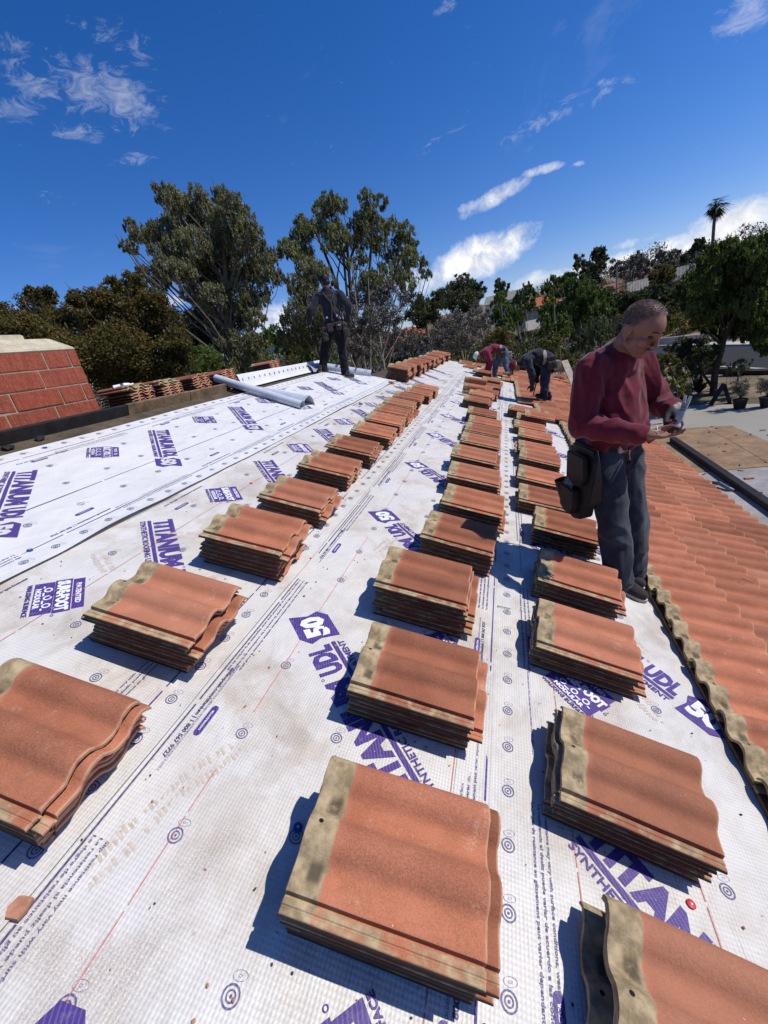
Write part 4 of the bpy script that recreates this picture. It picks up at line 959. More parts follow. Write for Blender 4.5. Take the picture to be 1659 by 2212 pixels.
def frame_axes(f, up):
    f = Vector(f).normalized(); up = Vector(up); l = up.cross(f).normalized(); u = f.cross(l); return f, l, u
def head_prims(c, ax, k=1.0):
    f, l, u = ax; Q = lambda a, b, z: Vector(c) + (f * a + l * b + u * z) * k; E = lambda a, b, z, r: ('e', Q(a, b, z), [x * k for x in r], ax)
    C = lambda a, ra, b, rb: ('c', Q(*a), ra * k, Q(*b), rb * k)
    P_ = [E(-.008, 0, .022, (.100, .077, .088)), E(.030, 0, .018, (.068, .066, .070)), E(.024, 0, -.055, (.064, .061, .072)), E(.060, 0, -.108, (.027, .030, .021)), C((-.01, -.05, -.075), .022, (.05, -.03, -.105), .02), C((-.01, .05, -.075), .022, (.05, .03, -.105), .02),
          E(.056, .038, -.045, (.030, .026, .028)), E(.056, -.038, -.045, (.030, .026, .028)), C((.083, -.036, .008), .0115, (.087, -.010, .006), .0105), C((.083, .036, .008), .0115, (.087, .010, .006), .0105),
          C((.090, 0, .000), .0085, (.112, 0, -.046), .0135), E(.098, .013, -.050, (.013, .009, .009)), E(.098, -.013, -.050, (.013, .009, .009)), C((.083, -.021, -.079), .0075, (.083, .021, -.079), .0075), C((.082, -.018, -.091), .0085, (.082, .018, -.091), .0085), E(.078, 0, -.070, (.014, .02, .012))]
    for sgn in (1, -1): P_ += [E(-.012, sgn * .080, -.020, (.024, .0095, .037)), C((-.030, sgn * .090, .010), .0065, (-.036, sgn * .092, -.03), .006), E(-.004, sgn * .082, -.054, (.012, .008, .013))]
    return P_
def hand_prims(wr, d, n, side, curl=.35, spread=1.0, k=1.0, thumb=(.55, .75, .35), curls=None):
    """wrist, finger direction, palm normal (curl side), thumb side"""
    wr = Vector(wr); d = Vector(d).normalized(); n = Vector(n); n = (n - d * n.dot(d)).normalized(); s = Vector(side); s = (s - d * s.dot(d) - n * s.dot(n)).normalized()
    P_ = [('e', wr + d * .050 * k, (.054 * k, .041 * k, .017 * k), (d, s, n)), ('c', wr, .026 * k, wr + d * .03 * k, .028 * k), ('c', wr + d * .03 * k + s * .02 * k, .017 * k, wr + d * .088 * k + s * .028 * k, .0125 * k), ('c', wr + d * .03 * k - s * .02 * k, .016 * k, wr + d * .082 * k - s * .030 * k, .0115 * k)]
    for i, (off, L) in enumerate(((.031, .072), (.0105, .080), (-.0105, .075), (-.031, .058))):
        p = wr + d * (.088 - .004 * abs(i - 1.2)) * k + s * off * k; dd = (d + s * off * 2.2 * spread).normalized(); c_ = (curls[i] if curls else curl); r = .0096 * k if i < 3 else .0085 * k; ang = c_ * .5
        for j, fr in enumerate((.45, .30, .25)):
            dj = dd * math.cos(ang) + n * math.sin(ang); q = p + dj * L * fr * k; P_.append(('c', p, r * (1 - .07 * j), q, r * (1 - .07 * (j + 1)))); p = q; ang += c_
    p = wr + d * .022 * k + s * .027 * k; dd = (d * thumb[0] + s * thumb[1] + n * thumb[2]).normalized(); q = p + dd * .042 * k; P_.append(('c', p, .0155 * k, q, .0118 * k)); dd = (dd + d * .75).normalized(); P_.append(('c', q, .0115 * k, q + dd * .034 * k, .0095 * k)); P_.append(('c', q + dd * .034 * k, .0095 * k, q + (dd + d * .2).normalized() * .056 * k, .0080 * k))
    return P_
def shoe(parent, heel, toe, up, mat, sole, w=.046, name='shoe', h=1.0):
    heel, toe = Vector(heel), Vector(toe); d = (toe - heel).normalized(); up = Vector(up); up = (up - d * up.dot(d)).normalized(); l = up.cross(d); L = (toe - heel).length
    pr = [('e', heel + d * L * .22 + up * .052 * h, (L * .24, w * .80, .050 * h), (d, l, up)), ('e', heel + d * L * .66 + up * .040, (L * .36, w, .036), (d, l, up)), ('c', heel + d * L * .2 + up * .07, w * .72, heel + d * L * .25 + up * .11 * h, w * .70), ('e', heel + d * L * .45 + up * .058, (L * .3, w * .75, .032), (d, l, up))]
    o = blob(name, pr, mat, parent, .008, 3)
    bm = bmesh.new(); n = 22; ring = []
    for k in range(n):
        t = 2 * math.pi * k / n; x = L * (.5 + .53 * math.cos(t)); wv = w * 1.08 * (.84 + .16 * math.cos(t - .0)) * math.sin(t); ring.append((x, wv))
    A = [bm.verts.new(heel + d * x + l * y + up * .002) for x, y in ring]; B = [bm.verts.new(heel + d * x * 1.0 + l * y * 1.03 + up * (.026 if x < L * .45 else .02)) for x, y in ring]; bm.faces.new(A[::-1]); bm.faces.new(B)
    for k in range(n): bm.faces.new((A[k], A[(k + 1) % n], B[(k + 1) % n], B[k]))
    bmesh.ops.recalc_face_normals(bm, faces=bm.faces); ob('sole', bm, sole, o, smooth=40); return o
V3 = Vector

def man_front():
    f = V3((.643, -.766, 0)); l = V3((.766, .643, 0)); u = V3((0, 0, 1)); ax = (f, l, u)
    T = empty('person', P(1.17, 2.62, 0), 'grey haired man in maroon sweater and jeans looking down at nails in his hand', 'person')
    hc = V3((.655, 2.572, 4.553)); hf, hl, hu = frame_axes(V3((.56, -.66, -.52)), V3((.26, -.14, .95))); hax = (hf, hl, hu)
    shR, elR, wrR = V3((.425, 2.60, 4.38)), V3((.350, 2.530, 4.105)), V3((.605, 2.355, 4.058)); shL, elL, wrL = V3((.690, 2.815, 4.37)), V3((.810, 2.83, 4.10)), V3((.828, 2.655, 4.095))
    hip, belly, chest, neck = V3((.520, 2.735, 3.885)), V3((.550, 2.700, 4.075)), V3((.535, 2.714, 4.28)), V3((.572, 2.672, 4.46))
    hR, hL, kR, kL, aR, aL = V3((.475, 2.650, 3.85)), V3((.610, 2.775, 3.84)), V3((.525, 2.575, 3.44)), V3((.660, 2.715, 3.39)), V3((.545, 2.550, 3.07)), V3((.665, 2.740, 3.02))
    torso = [('e', chest, (.122, .182, .19), ax), ('e', chest + u * .06 - f * .015, (.098, .165, .11), ax), ('e', belly + f * .004, (.138, .174, .21), ax), ('e', hip + u * .03, (.128, .172, .12), ax), ('c', shR - u * .01, .068, shL - u * .01, .068), ('c', neck - u * .08, .08, neck, .058)]
    arms = [('c', shR, .066, elR, .050), ('c', elR, .050, wrR, .034), ('c', shL, .066, elL, .050), ('c', elL, .050, wrL, .034)]
    legs = [('c', hR, .095, kR, .066), ('c', kR, .064, aR, .046), ('c', hL, .095, kL, .066), ('c', kL, .064, aL, .046), ('e', hip - u * .03, (.12, .165, .10), ax)]
    handR = hand_prims(wrR, V3((.76, -.36, -.10)), V3((.05, .10, 1.)), l * .55 + u * .75, curls=(.26, .36, .42, .46), thumb=(.75, .35, .55), spread=.6, k=1.13)
    handL = hand_prims(wrL, V3((.05, -.72, -.45)), V3((-.75, .05, -.45)), V3((-.2, -.4, .8)), curls=(.95, 1.0, 1.0, 1.0), thumb=(.75, .25, .65), k=1.14)
    body = blob('body', head_prims(hc, hax, 1.06) + [('c', hc - hf * .03 - hu * .07, .062, neck - u * .03, .066)] + torso + arms + legs + handR + handL, SKIN, T, .0062, 3, extra=-.002)
    cr = hc + hu * .026 * 1.06 - hf * .008
    rng = np.random.default_rng(4); V, F = [], []
    while len(F) < 13000:
        d = rng.normal(size=3); d /= np.linalg.norm(d); p = cr + hf * float(d[0] * .1055) + hl * float(d[1] * .0815) + hu * float(d[2] * .0925)
        d1 = (p - (cr + hf * .052 + hu * .045)).dot(hf * .80 - hu * .58) + rng.normal() * .006; d2 = (p - (cr - hu * .062)).dot(-hu + hf * .42) + rng.normal() * .008
        crown_ = max(0., 1 - ((d[0] - .25) ** 2 + d[1] ** 2 * 1.2) / .35) * (d[2] > .3)
        if d1 > 0 or d2 > 0 or rng.random() < crown_ * .42: continue
        nrm = (hf * float(d[0]) + hl * float(d[1]) + hu * float(d[2])).normalized(); t_ = V3(rng.normal(size=3)); t_ = (t_ - nrm * t_.dot(nrm)).normalized(); g_ = (nrm * .75 - hu * .5 + V3(rng.normal(size=3)) * .3).normalized(); b = len(V)
        V += [p - t_ * .0014 - nrm * .001, p + t_ * .0014 - nrm * .001, p + g_ * .0062]; F.append((b, b + 1, b + 2))
    ob('hair', mesh_np('hair', V, F), HAIRG, T)
    Qh = lambda a, b, z: hc + (hf * a + hl * b + hu * z) * 1.06
    bm = bmesh.new()
    for s_ in (1, -1): tube(bm, [Qh(.082, s_ * .046, .012), Qh(.096, s_ * .030, .018), Qh(.097, s_ * .012, .012)], [.002, .0042, .003], 7)
    ob('eyebrows', bm, simple('dark_brow', (.035, .028, .024), .97, .4, 90, .5, spec=.05), T, smooth=180)
    for s_ in (1, -1):
        blob('eye', [('e', Qh(.078, s_ * .031, -.013), (.013, .0145, .008), hax)], simple('eye_shadowed', (.05, .03, .025), .4, .2, 50, 0), T, .003, 1)
    blob('moustache', [('c', Qh(.092, .026, -.076), .005, Qh(.101, .006, -.068), .0085), ('c', Qh(.092, -.026, -.076), .005, Qh(.101, -.006, -.068), .0085)], simple('grey_moustache', (.20, .17, .15), .95, .4, 120, .4), T, .004, 1)
    blob('sweater', [torso[0], torso[1], torso[2], torso[4], ('e', chest * .5 + belly * .5 + f * .002, (.134, .178, .21), ax)] + [('c', shR + u * .004, .074, elR, .059), ('c', elR, .058, wrR - (wrR - elR) * .06, .041), ('c', shL, .074, elL, .059), ('c', elL, .058, wrL - (wrL - elL) * .06, .041), ('c', neck - u * .085, .088, neck - u * .035 - f * .008, .076), ('e', belly - u * .045 + f * .008, (.150, .182, .085), ax), ('c', belly - u * .10 + l * .10, .08, belly - u * .10 - l * .10, .08)],
         MAROON, T, .0078, 3, extra=.014, fold=.0082, fscale=(13, 13, 5), seed=2)
    for a_, w_ in ((elR, wrR), (elL, wrL)):
        d = (w_ - a_).normalized(); blob('cuff', [('c', w_ - d * .060, .048, w_ - d * .022, .043)], MAROON, T, .006, 2, fold=.003, fscale=(60, 60, 60))
    blob('collar', [('c', neck - u * .055 - f * .006, .086, neck - u * .030 - f * .004, .078)], MAROON, T, .007, 2)
    blob('jeans', [('e', hip - u * .02, (.128, .172, .13), ax), ('c', hR, .108, kR, .083), ('c', kR, .081, aR + u * .02, .077), ('c', hL, .108, kL, .083), ('c', kL, .081, aL + u * .03, .075), ('e', hip + u * .05, (.128, .168, .07), ax)], DENIM, T, .009, 4, extra=.008, fold=.0085, fscale=(9, 9, 7), seed=7)
    for a_ in (aR, aL): blob('hem', [('c', a_ + u * .012, .083, a_ + u * .032, .084)], DENIM, T, .008, 2, fold=.006, fscale=(14, 14, 40))
    bm = bmesh.new(); n = 40; R0 = []
    for k in range(n):
        t = 2 * math.pi * k / n; p = hip + u * .055 + f * .147 * math.cos(t) + l * .192 * math.sin(t) - u * .012 * math.cos(t); o_ = (f * math.cos(t) + l * math.sin(t)); R0.append([bm.verts.new(p + o_ * a + u * b) for a, b in ((.0, -.024), (.006, -.024), (.006, .024), (0, .024))])
    for k in range(n):
        q, w_ = R0[k], R0[(k + 1) % n]
        for j in range(4): bm.faces.new((q[j], w_[j], w_[(j + 1) % 4], q[(j + 1) % 4]))
    bmesh.ops.recalc_face_normals(bm, faces=bm.faces); ob('belt', bm, MT_BLACK, T, smooth=40)
    bp = hip + u * .045 + f * .146 - l * .055; bm = bmesh.new(); box(bm, bp, (.008, .032, .026), (f, l, u), .004); ob('buckle', bm, MT_STEEL, T)
    # tool pouch on his right hip, drawn in profile and given thickness
    out = -l * .86 - f * .30; out.normalize(); al = out.cross(u).normalized()      # al points to his front
    pc = hip - l * .200 + f * .010 + u * .035
    def bagshape(c0, pts, th, name, mat, par_):
        bm = bmesh.new(); A = [bm.verts.new(c0 + al * x + u * z + out * (.012 + th * min(1, max(0, -z) * 4.2))) for x, z in pts]; B = [bm.verts.new(c0 + al * x * 1.02 + u * z - out * .012) for x, z in pts]
        bm.faces.new(A); bm.faces.new(B[::-1])
        for k in range(len(pts)): bm.faces.new((A[k], B[k], B[(k + 1) % len(pts)], A[(k + 1) % len(pts)]))
        bmesh.ops.recalc_face_normals(bm, faces=bm.faces); bmesh.ops.bevel(bm, geom=bm.edges[:], offset=.008, segments=3, affect='EDGES'); return ob(name, bm, mat, par_, smooth=50)
    po = bagshape(pc, [(-.13, .045), (.10, .055), (.135, -.03), (.125, -.12), (.135, -.22), (.13, -.31), (.10, -.385), (.02, -.41), (-.06, -.385), (-.085, -.30), (-.15, -.265), (-.165, -.13), (-.15, -.03)], .06, 'tool_pouch', MT_BLACK, T)
    bagshape(pc + out * .068 - al * .0, [(-.06, -.20), (.115, -.18), (.11, -.33), (.06, -.365), (-.02, -.36), (-.055, -.30)], .03, 'pocket', MT_BLACK, po)
    bagshape(pc + out * .052 - al * .02, [(-.09, .01), (.10, .02), (.10, -.14), (.05, -.19), (-.06, -.17), (-.10, -.11)], .02, 'pocket', MT_BLACK, po)
    bm = bmesh.new()
    for (x0, z0, x1, z1) in ((-.055, -.165, -.03, -.135), (-.03, -.175, -.01, -.12), (-.012, -.17, .005, -.12), (.0, -.125, .008, -.17), (.02, -.13, .022, -.165), (-.06, -.150, .04, -.160), (-.05, -.178, -.02, -.168), (.01, -.172, .05, -.168)):
        a = pc + out * .108 + al * x0 + u * z0; b = pc + out * .108 + al * x1 + u * z1; tube(bm, [a, b], .0022, 5)
    ob('scratch_mark', bm, simple('chalk_scratch', (.20, .23, .26), .9, .2, 50, 0), po)
    h0, h1 = V3((.265, 2.70, 3.74)), V3((.295, 2.685, 3.54)); bm = bmesh.new(); q = (h0 - h1).normalized().to_track_quat('Z', 'Y').to_matrix().to_4x4(); Lh = (h0 - h1).length
    lathe(bm, [(.030, 0), (.044, .03), (.054, Lh), (.049, Lh), (.040, .04)], 18, Matrix.Translation(h1) @ q); ob('holster', bm, MT_BLACK, po, smooth=40)
    bm = bmesh.new(); c0 = hip + f * .150 - l * .01 + u * .04
    def cord(pts):
        fine = []
        for a, b in zip(pts, pts[1:]):
            for t in range(6): fine.append(a.lerp(b, t / 6))
        tube(bm, fine + [pts[-1]], [.0048 + .0014 * (i % 2) for i in range(len(fine) + 1)], 7)
    cord([c0, c0 + f * .03 - u * .05 - l * .02, c0 + f * .035 - u * .13 - l * .045, c0 + f * .045 - u * .185 - l * .055]); cord([c0, c0 + f * .04 - u * .03 - l * .05, c0 + f * .065 - u * .06 - l * .08]); ob('cord', bm, simple('braided_cord', (.07, .04, .035), .9, .6, 120, .5), T, smooth=180)
    bm = bmesh.new(); bmesh.ops.create_icosphere(bm, subdivisions=2, radius=.014, matrix=Matrix.Translation(c0 + f * .066 - u * .062 - l * .082)); ob('cord_knot', bm, MT_BLACK, T, smooth=180)
    shoe(T, P(1.045, 2.605, .0) + NV * sheet_top(1.05, 2.6), P(1.235, 2.485, 0) + NV * sheet_top(1.2, 2.5), NV, SHOEC, SOLE, .049); shoe(T, P(1.115, 2.80, 0) + NV * .012, P(1.255, 2.625, 0) + NV * .012, NV, SHOEC, SOLE, .049)
    # glove on the hammer hand
    gl = blob('glove', handL, GLOVED, T, .0058, 2, extra=.0035)
    wd = (wrL - elL).normalized(); blob('glove_back', [('e', wrL + V3((.02, -.040, .005)), (.030, .040, .020), (V3((0, 0, 1)), V3((.05, -.85, -.5)).normalized(), V3((.9, .1, .2)).normalized())), ('c', wrL - wd * .01, .034, wrL + wd * .03, .034)], GLOVET, T, .006, 2)
        # nails held in the palm
    bm = bmesh.new(); pm = wrR + V3((.76, -.36, -.1)).normalized() * .07 + u * .024
    for k in range(6): d = V3((random.uniform(-1, 1), random.uniform(-1, 1), random.uniform(-.1, .25))).normalized(); tube(bm, [pm - d * .02, pm + d * .03], .0017, 5)
    tag(ob('roofing_nails', bm, MT_STEEL), 'few shiny nails held in the cupped hand of the grey haired man', 'nails', kind=None)
    # the hammer he holds
    H = empty('hammer', (.79, 2.53, 4.05), 'bright steel claw hammer with red handle held by the grey haired man', 'hammer')
    fa, nk, cl = V3((.806, 2.515, 4.035)), V3((.838, 2.528, 4.085)), V3((.868, 2.545, 4.185)); hd = (cl - fa).normalized(); sd_ = V3((.75, -.6, -.25)); sd_ = (sd_ - hd * sd_.dot(hd)).normalized(); nn = hd.cross(sd_)
    bm = bmesh.new(); q = (-hd).to_track_quat('Z', 'Y').to_matrix().to_4x4(); lathe(bm, [(.011, -.052), (.012, -.035), (.011, -.022), (.018, -.012), (.0185, 0), (.016, .003)], 18, Matrix.Translation(fa) @ q); hdm = ob('head', bm, MT_STEEL, H, smooth=40)
    bm = bmesh.new(); box(bm, fa + hd * .055, (.024, .017, .015), (hd, sd_, nn), .003); ob('cheek', bm, MT_STEEL, H, smooth=30)
    bm = bmesh.new(); rows = []
    for t in range(5):
        g = .58 * t / 4; c_ = fa + hd * (.065 + .092 * g) + nn * (-.016 * g * g); hw = .0125 + .003 * g; th = .0115 * (1 - .70 * g); rows.append([bm.verts.new(c_ + sd_ * a * hw + nn * b * th) for a, b in ((-1, -1), (1, -1), (1, 1), (-1, 1))])
    for q_, w_ in zip(rows, rows[1:]):
        for k in range(4): bm.faces.new((q_[k], q_[(k + 1) % 4], w_[(k + 1) % 4], w_[k]))
    bm.faces.new(rows[0][::-1]); bm.faces.new(rows[-1]); bmesh.ops.recalc_face_normals(bm, faces=bm.faces); ob('claw_base', bm, simple('shaded_steel', (.30, .29, .27), .45, .45, 70, .2, .001, .5, .3), H, smooth=35)  # claw base in darker steel, shading put into its colour
    for s_ in (1, -1):
        bm = bmesh.new(); rows = []
        for t in range(6):
            g = t / 5; q5 = .52 + .48 * g; c_ = fa + hd * (.065 + .092 * q5) + nn * (-.016 * q5 * q5) + sd_ * s_ * (.0078 + .0040 * g); hw = .0068 - .0006 * g; th = .010 * (1 - .72 * q5)
            rows.append([bm.verts.new(c_ + sd_ * a * hw + nn * b * th) for a, b in ((-1, -1), (1, -1), (1, 1), (-1, 1))])
        for q_, w_ in zip(rows, rows[1:]):
            for k in range(4): bm.faces.new((q_[k], q_[(k + 1) % 4], w_[(k + 1) % 4], w_[k]))
        bm.faces.new(rows[0][::-1]); bm.faces.new(rows[-1]); bmesh.ops.recalc_face_normals(bm, faces=bm.faces); ob('claw', bm, MT_STEEL, H, smooth=35)
    bm = bmesh.new(); hp = fa + hd * .052; tube(bm, [hp + V3((.01, .01, .005)), hp + V3((-.05, -.01, -.038)), hp + V3((-.10, -.018, -.075)), hp + V3((-.155, -.022, -.110))], [.010, .0125, .0135, .0145], 12); ob('handle', bm, simple('red_handle', (.20, .028, .022), .5, .2, 30, .1), H, smooth=50)
man_front()

def man_back():
    f = V3((-.42, .907, 0)).normalized(); l = V3((-f.y, f.x, 0)); u = V3((0, 0, 1)); ax = (f, l, u)
    T = empty('person', P(-3.05, 8.25, 0), 'man in navy shirt with suspenders and tool bags standing with his back to the camera', 'person')
    hc = V3((-3.205, 8.50, 6.125)); hf, hl, hu = frame_axes(V3((-.85, .52, -.18)), V3((-.05, -.05, 1))); hax = (hf, hl, hu)
    J = dict(neck=(-3.20, 8.49, 5.99), shR=(-2.985, 8.575, 5.85), shL=(-3.370, 8.435, 5.90), elR=(-2.855, 8.575, 5.62), elL=(-3.53, 8.31, 5.69), wrR=(-2.925, 8.60, 5.385), wrL=(-3.625, 8.32, 5.50), waist=(-3.215, 8.487, 5.42), chest=(-3.185, 8.505, 5.76), hR=(-3.135, 8.520, 5.26), hL=(-3.315, 8.45, 5.27), kR=(-3.165, 8.53, 4.85), kL=(-3.50, 8.42, 4.92), aR=(-3.185, 8.49, 4.42), aL=(-3.585, 8.37, 4.60))
    J = {k: V3(v) for k, v in J.items()}
    torso = [('e', J['chest'], (.115, .185, .17), ax), ('e', (J['chest'] + J['waist']) / 2, (.105, .160, .17), ax), ('e', J['waist'] - u * .02, (.108, .158, .13), ax), ('c', J['shR'], .066, J['shL'], .066), ('c', J['chest'] + u * .1, .09, J['neck'], .058)]
    arms = [('c', J['shR'], .062, J['elR'], .048), ('c', J['elR'], .048, J['wrR'], .034), ('c', J['shL'], .062, J['elL'], .048), ('c', J['elL'], .048, J['wrL'], .034)]
    legs = [('c', J['hR'], .096, J['kR'], .066), ('c', J['kR'], .064, J['aR'], .045), ('c', J['hL'], .096, J['kL'], .066), ('c', J['kL'], .064, J['aL'], .045), ('e', J['waist'] - u * .14, (.12, .165, .12), ax)]
    hRp = hand_prims(J['wrR'], V3((-.05, .02, -1)), V3((-1, 0, 0)), f, curl=.75); hLp = hand_prims(J['wrL'], V3((.25, .1, -1)), V3((1, .2, 0)), f, curl=.75)
    blob('body', head_prims(hc, hax, .98) + [('c', hc - hu * .07 - hf * .02, .056, J['neck'] - u * .03, .062)] + torso + arms + legs + hRp + hLp, SKIN2, T, .009, 3, extra=-.003)
    cr = hc + hu * .026 - hf * .012; blob('hair', [('e', cr, (.108, .086, .098), hax), ('e', cr - hf * .035 - hu * .06, (.062, .074, .055), hax), ('e', cr + hf * .05 + hu * .055, (.06, .07, .045), hax)], HAIRB, T, .008, 2, fold=.005, fscale=(40, 40, 40), keep=[(cr + hf * .085 - hu * .01, hf * .9 - hu * .45)])
    blob('shirt', torso[:4] + [('c', J['shR'], .072, J['elR'], .058), ('c', J['elR'], .058, J['wrR'] + u * .02, .042), ('c', J['shL'], .072, J['elL'], .058), ('c', J['elL'], .058, J['wrL'] + u * .02, .042), ('c', J['chest'] + u * .1, .09, J['neck'] - u * .035, .068)], NAVY, T, .011, 4, extra=.014, fold=.011, fscale=(10, 10, 6), seed=3)
    blob('trousers', [('e', J['waist'] - u * .13, (.125, .170, .13), ax), ('c', J['hR'], .108, J['kR'], .084), ('c', J['kR'], .082, J['aR'] + u * .03, .076), ('c', J['hL'], .108, J['kL'], .084), ('c', J['kL'], .082, J['aL'] + u * .03, .076), ('e', J['waist'] - u * .02, (.118, .160, .07), ax)], BLACKC, T, .011, 4, extra=.006, fold=.009, fscale=(9, 9, 7), seed=5)
    bk = -f
    def strap(pts, r=.017): return [('c', a, r, b, r) for a, b in zip(pts, pts[1:])]
    B = lambda a, b, z: J['chest'] + l * a + f * b + u * z
    blob('suspenders', strap([B(.12, .02, .215), B(.11, -.075, .165), B(.05, -.128, .06), B(.0, -.135, -.03), B(.02, -.127, -.18), B(.06, -.122, -.33)]) + strap([B(-.12, .02, .205), B(-.11, -.075, .155), B(-.05, -.128, .06), B(.0, -.135, -.03), B(-.02, -.130, -.18), B(-.09, -.118, -.33)]) + [('e', B(0, -.132, -.01), (.014, .03, .05), ax)], simple('grey_webbing', (.045, .042, .040), .9, .2, 60, .4), T, .009, 2)
    wst = J['waist'] - u * .06; bm = bmesh.new(); n = 32; R0 = []
    for k in range(n):
        t = 2 * math.pi * k / n; o_ = f * math.cos(t) * .140 + l * math.sin(t) * .190; R0.append([bm.verts.new(wst + o_ * s_ + u * z) for s_, z in ((1, -.035), (1.05, -.035), (1.05, .035), (1, .035))])
    for k in range(n):
        q, w_ = R0[k], R0[(k + 1) % n]
        for j in range(4): bm.faces.new((q[j], w_[j], w_[(j + 1) % 4], q[(j + 1) % 4]))
    bmesh.ops.recalc_face_normals(bm, faces=bm.faces); ob('tool_belt', bm, BAG, T, smooth=40)
    for s_ in (1, -1):
        c0 = wst + l * s_ * .205 - f * .05 - u * .145; blob('tool_bag', [('b', c0, (.075, .045, .125), ax), ('b', c0 - u * .05 - f * .04, (.07, .055, .075), ax), ('b', c0 + u * .11, (.05, .03, .05), ax)], BAG, T, .011, 3, fold=.006, fscale=(12, 12, 12), seed=s_)
        blob('tool_bag', [('b', wst + l * s_ * .085 - f * .150 - u * .05, (.016, .055, .075), ax)], BAG, T, .010, 2)
        bm = bmesh.new(); box(bm, J['waist'] + l * s_ * .10 - f * .138 + u * .075, (.006, .017, .018), ax, .003); ob('clip', bm, MT_STEEL, T)
    bm = bmesh.new(); box(bm, wst - l * .10 - f * .178 - u * .035, (.006, .028, .010), ax, .003); ob('clip', bm, MT_STEEL, T)
    blob('glove', hRp, MT_BLACK, T, .009, 2, extra=.006); blob('glove', hLp, MT_BLACK, T, .009, 2, extra=.006)
    shoe(T, P(-3.355, 8.20, .036), P(-3.41, 8.46, .036), NV, SHOEC, BOOT, .052); shoe(T, P(-2.80, 8.21, .036), P(-2.70, 8.45, .036), NV, SHOEC, BOOT, .052)
man_back()

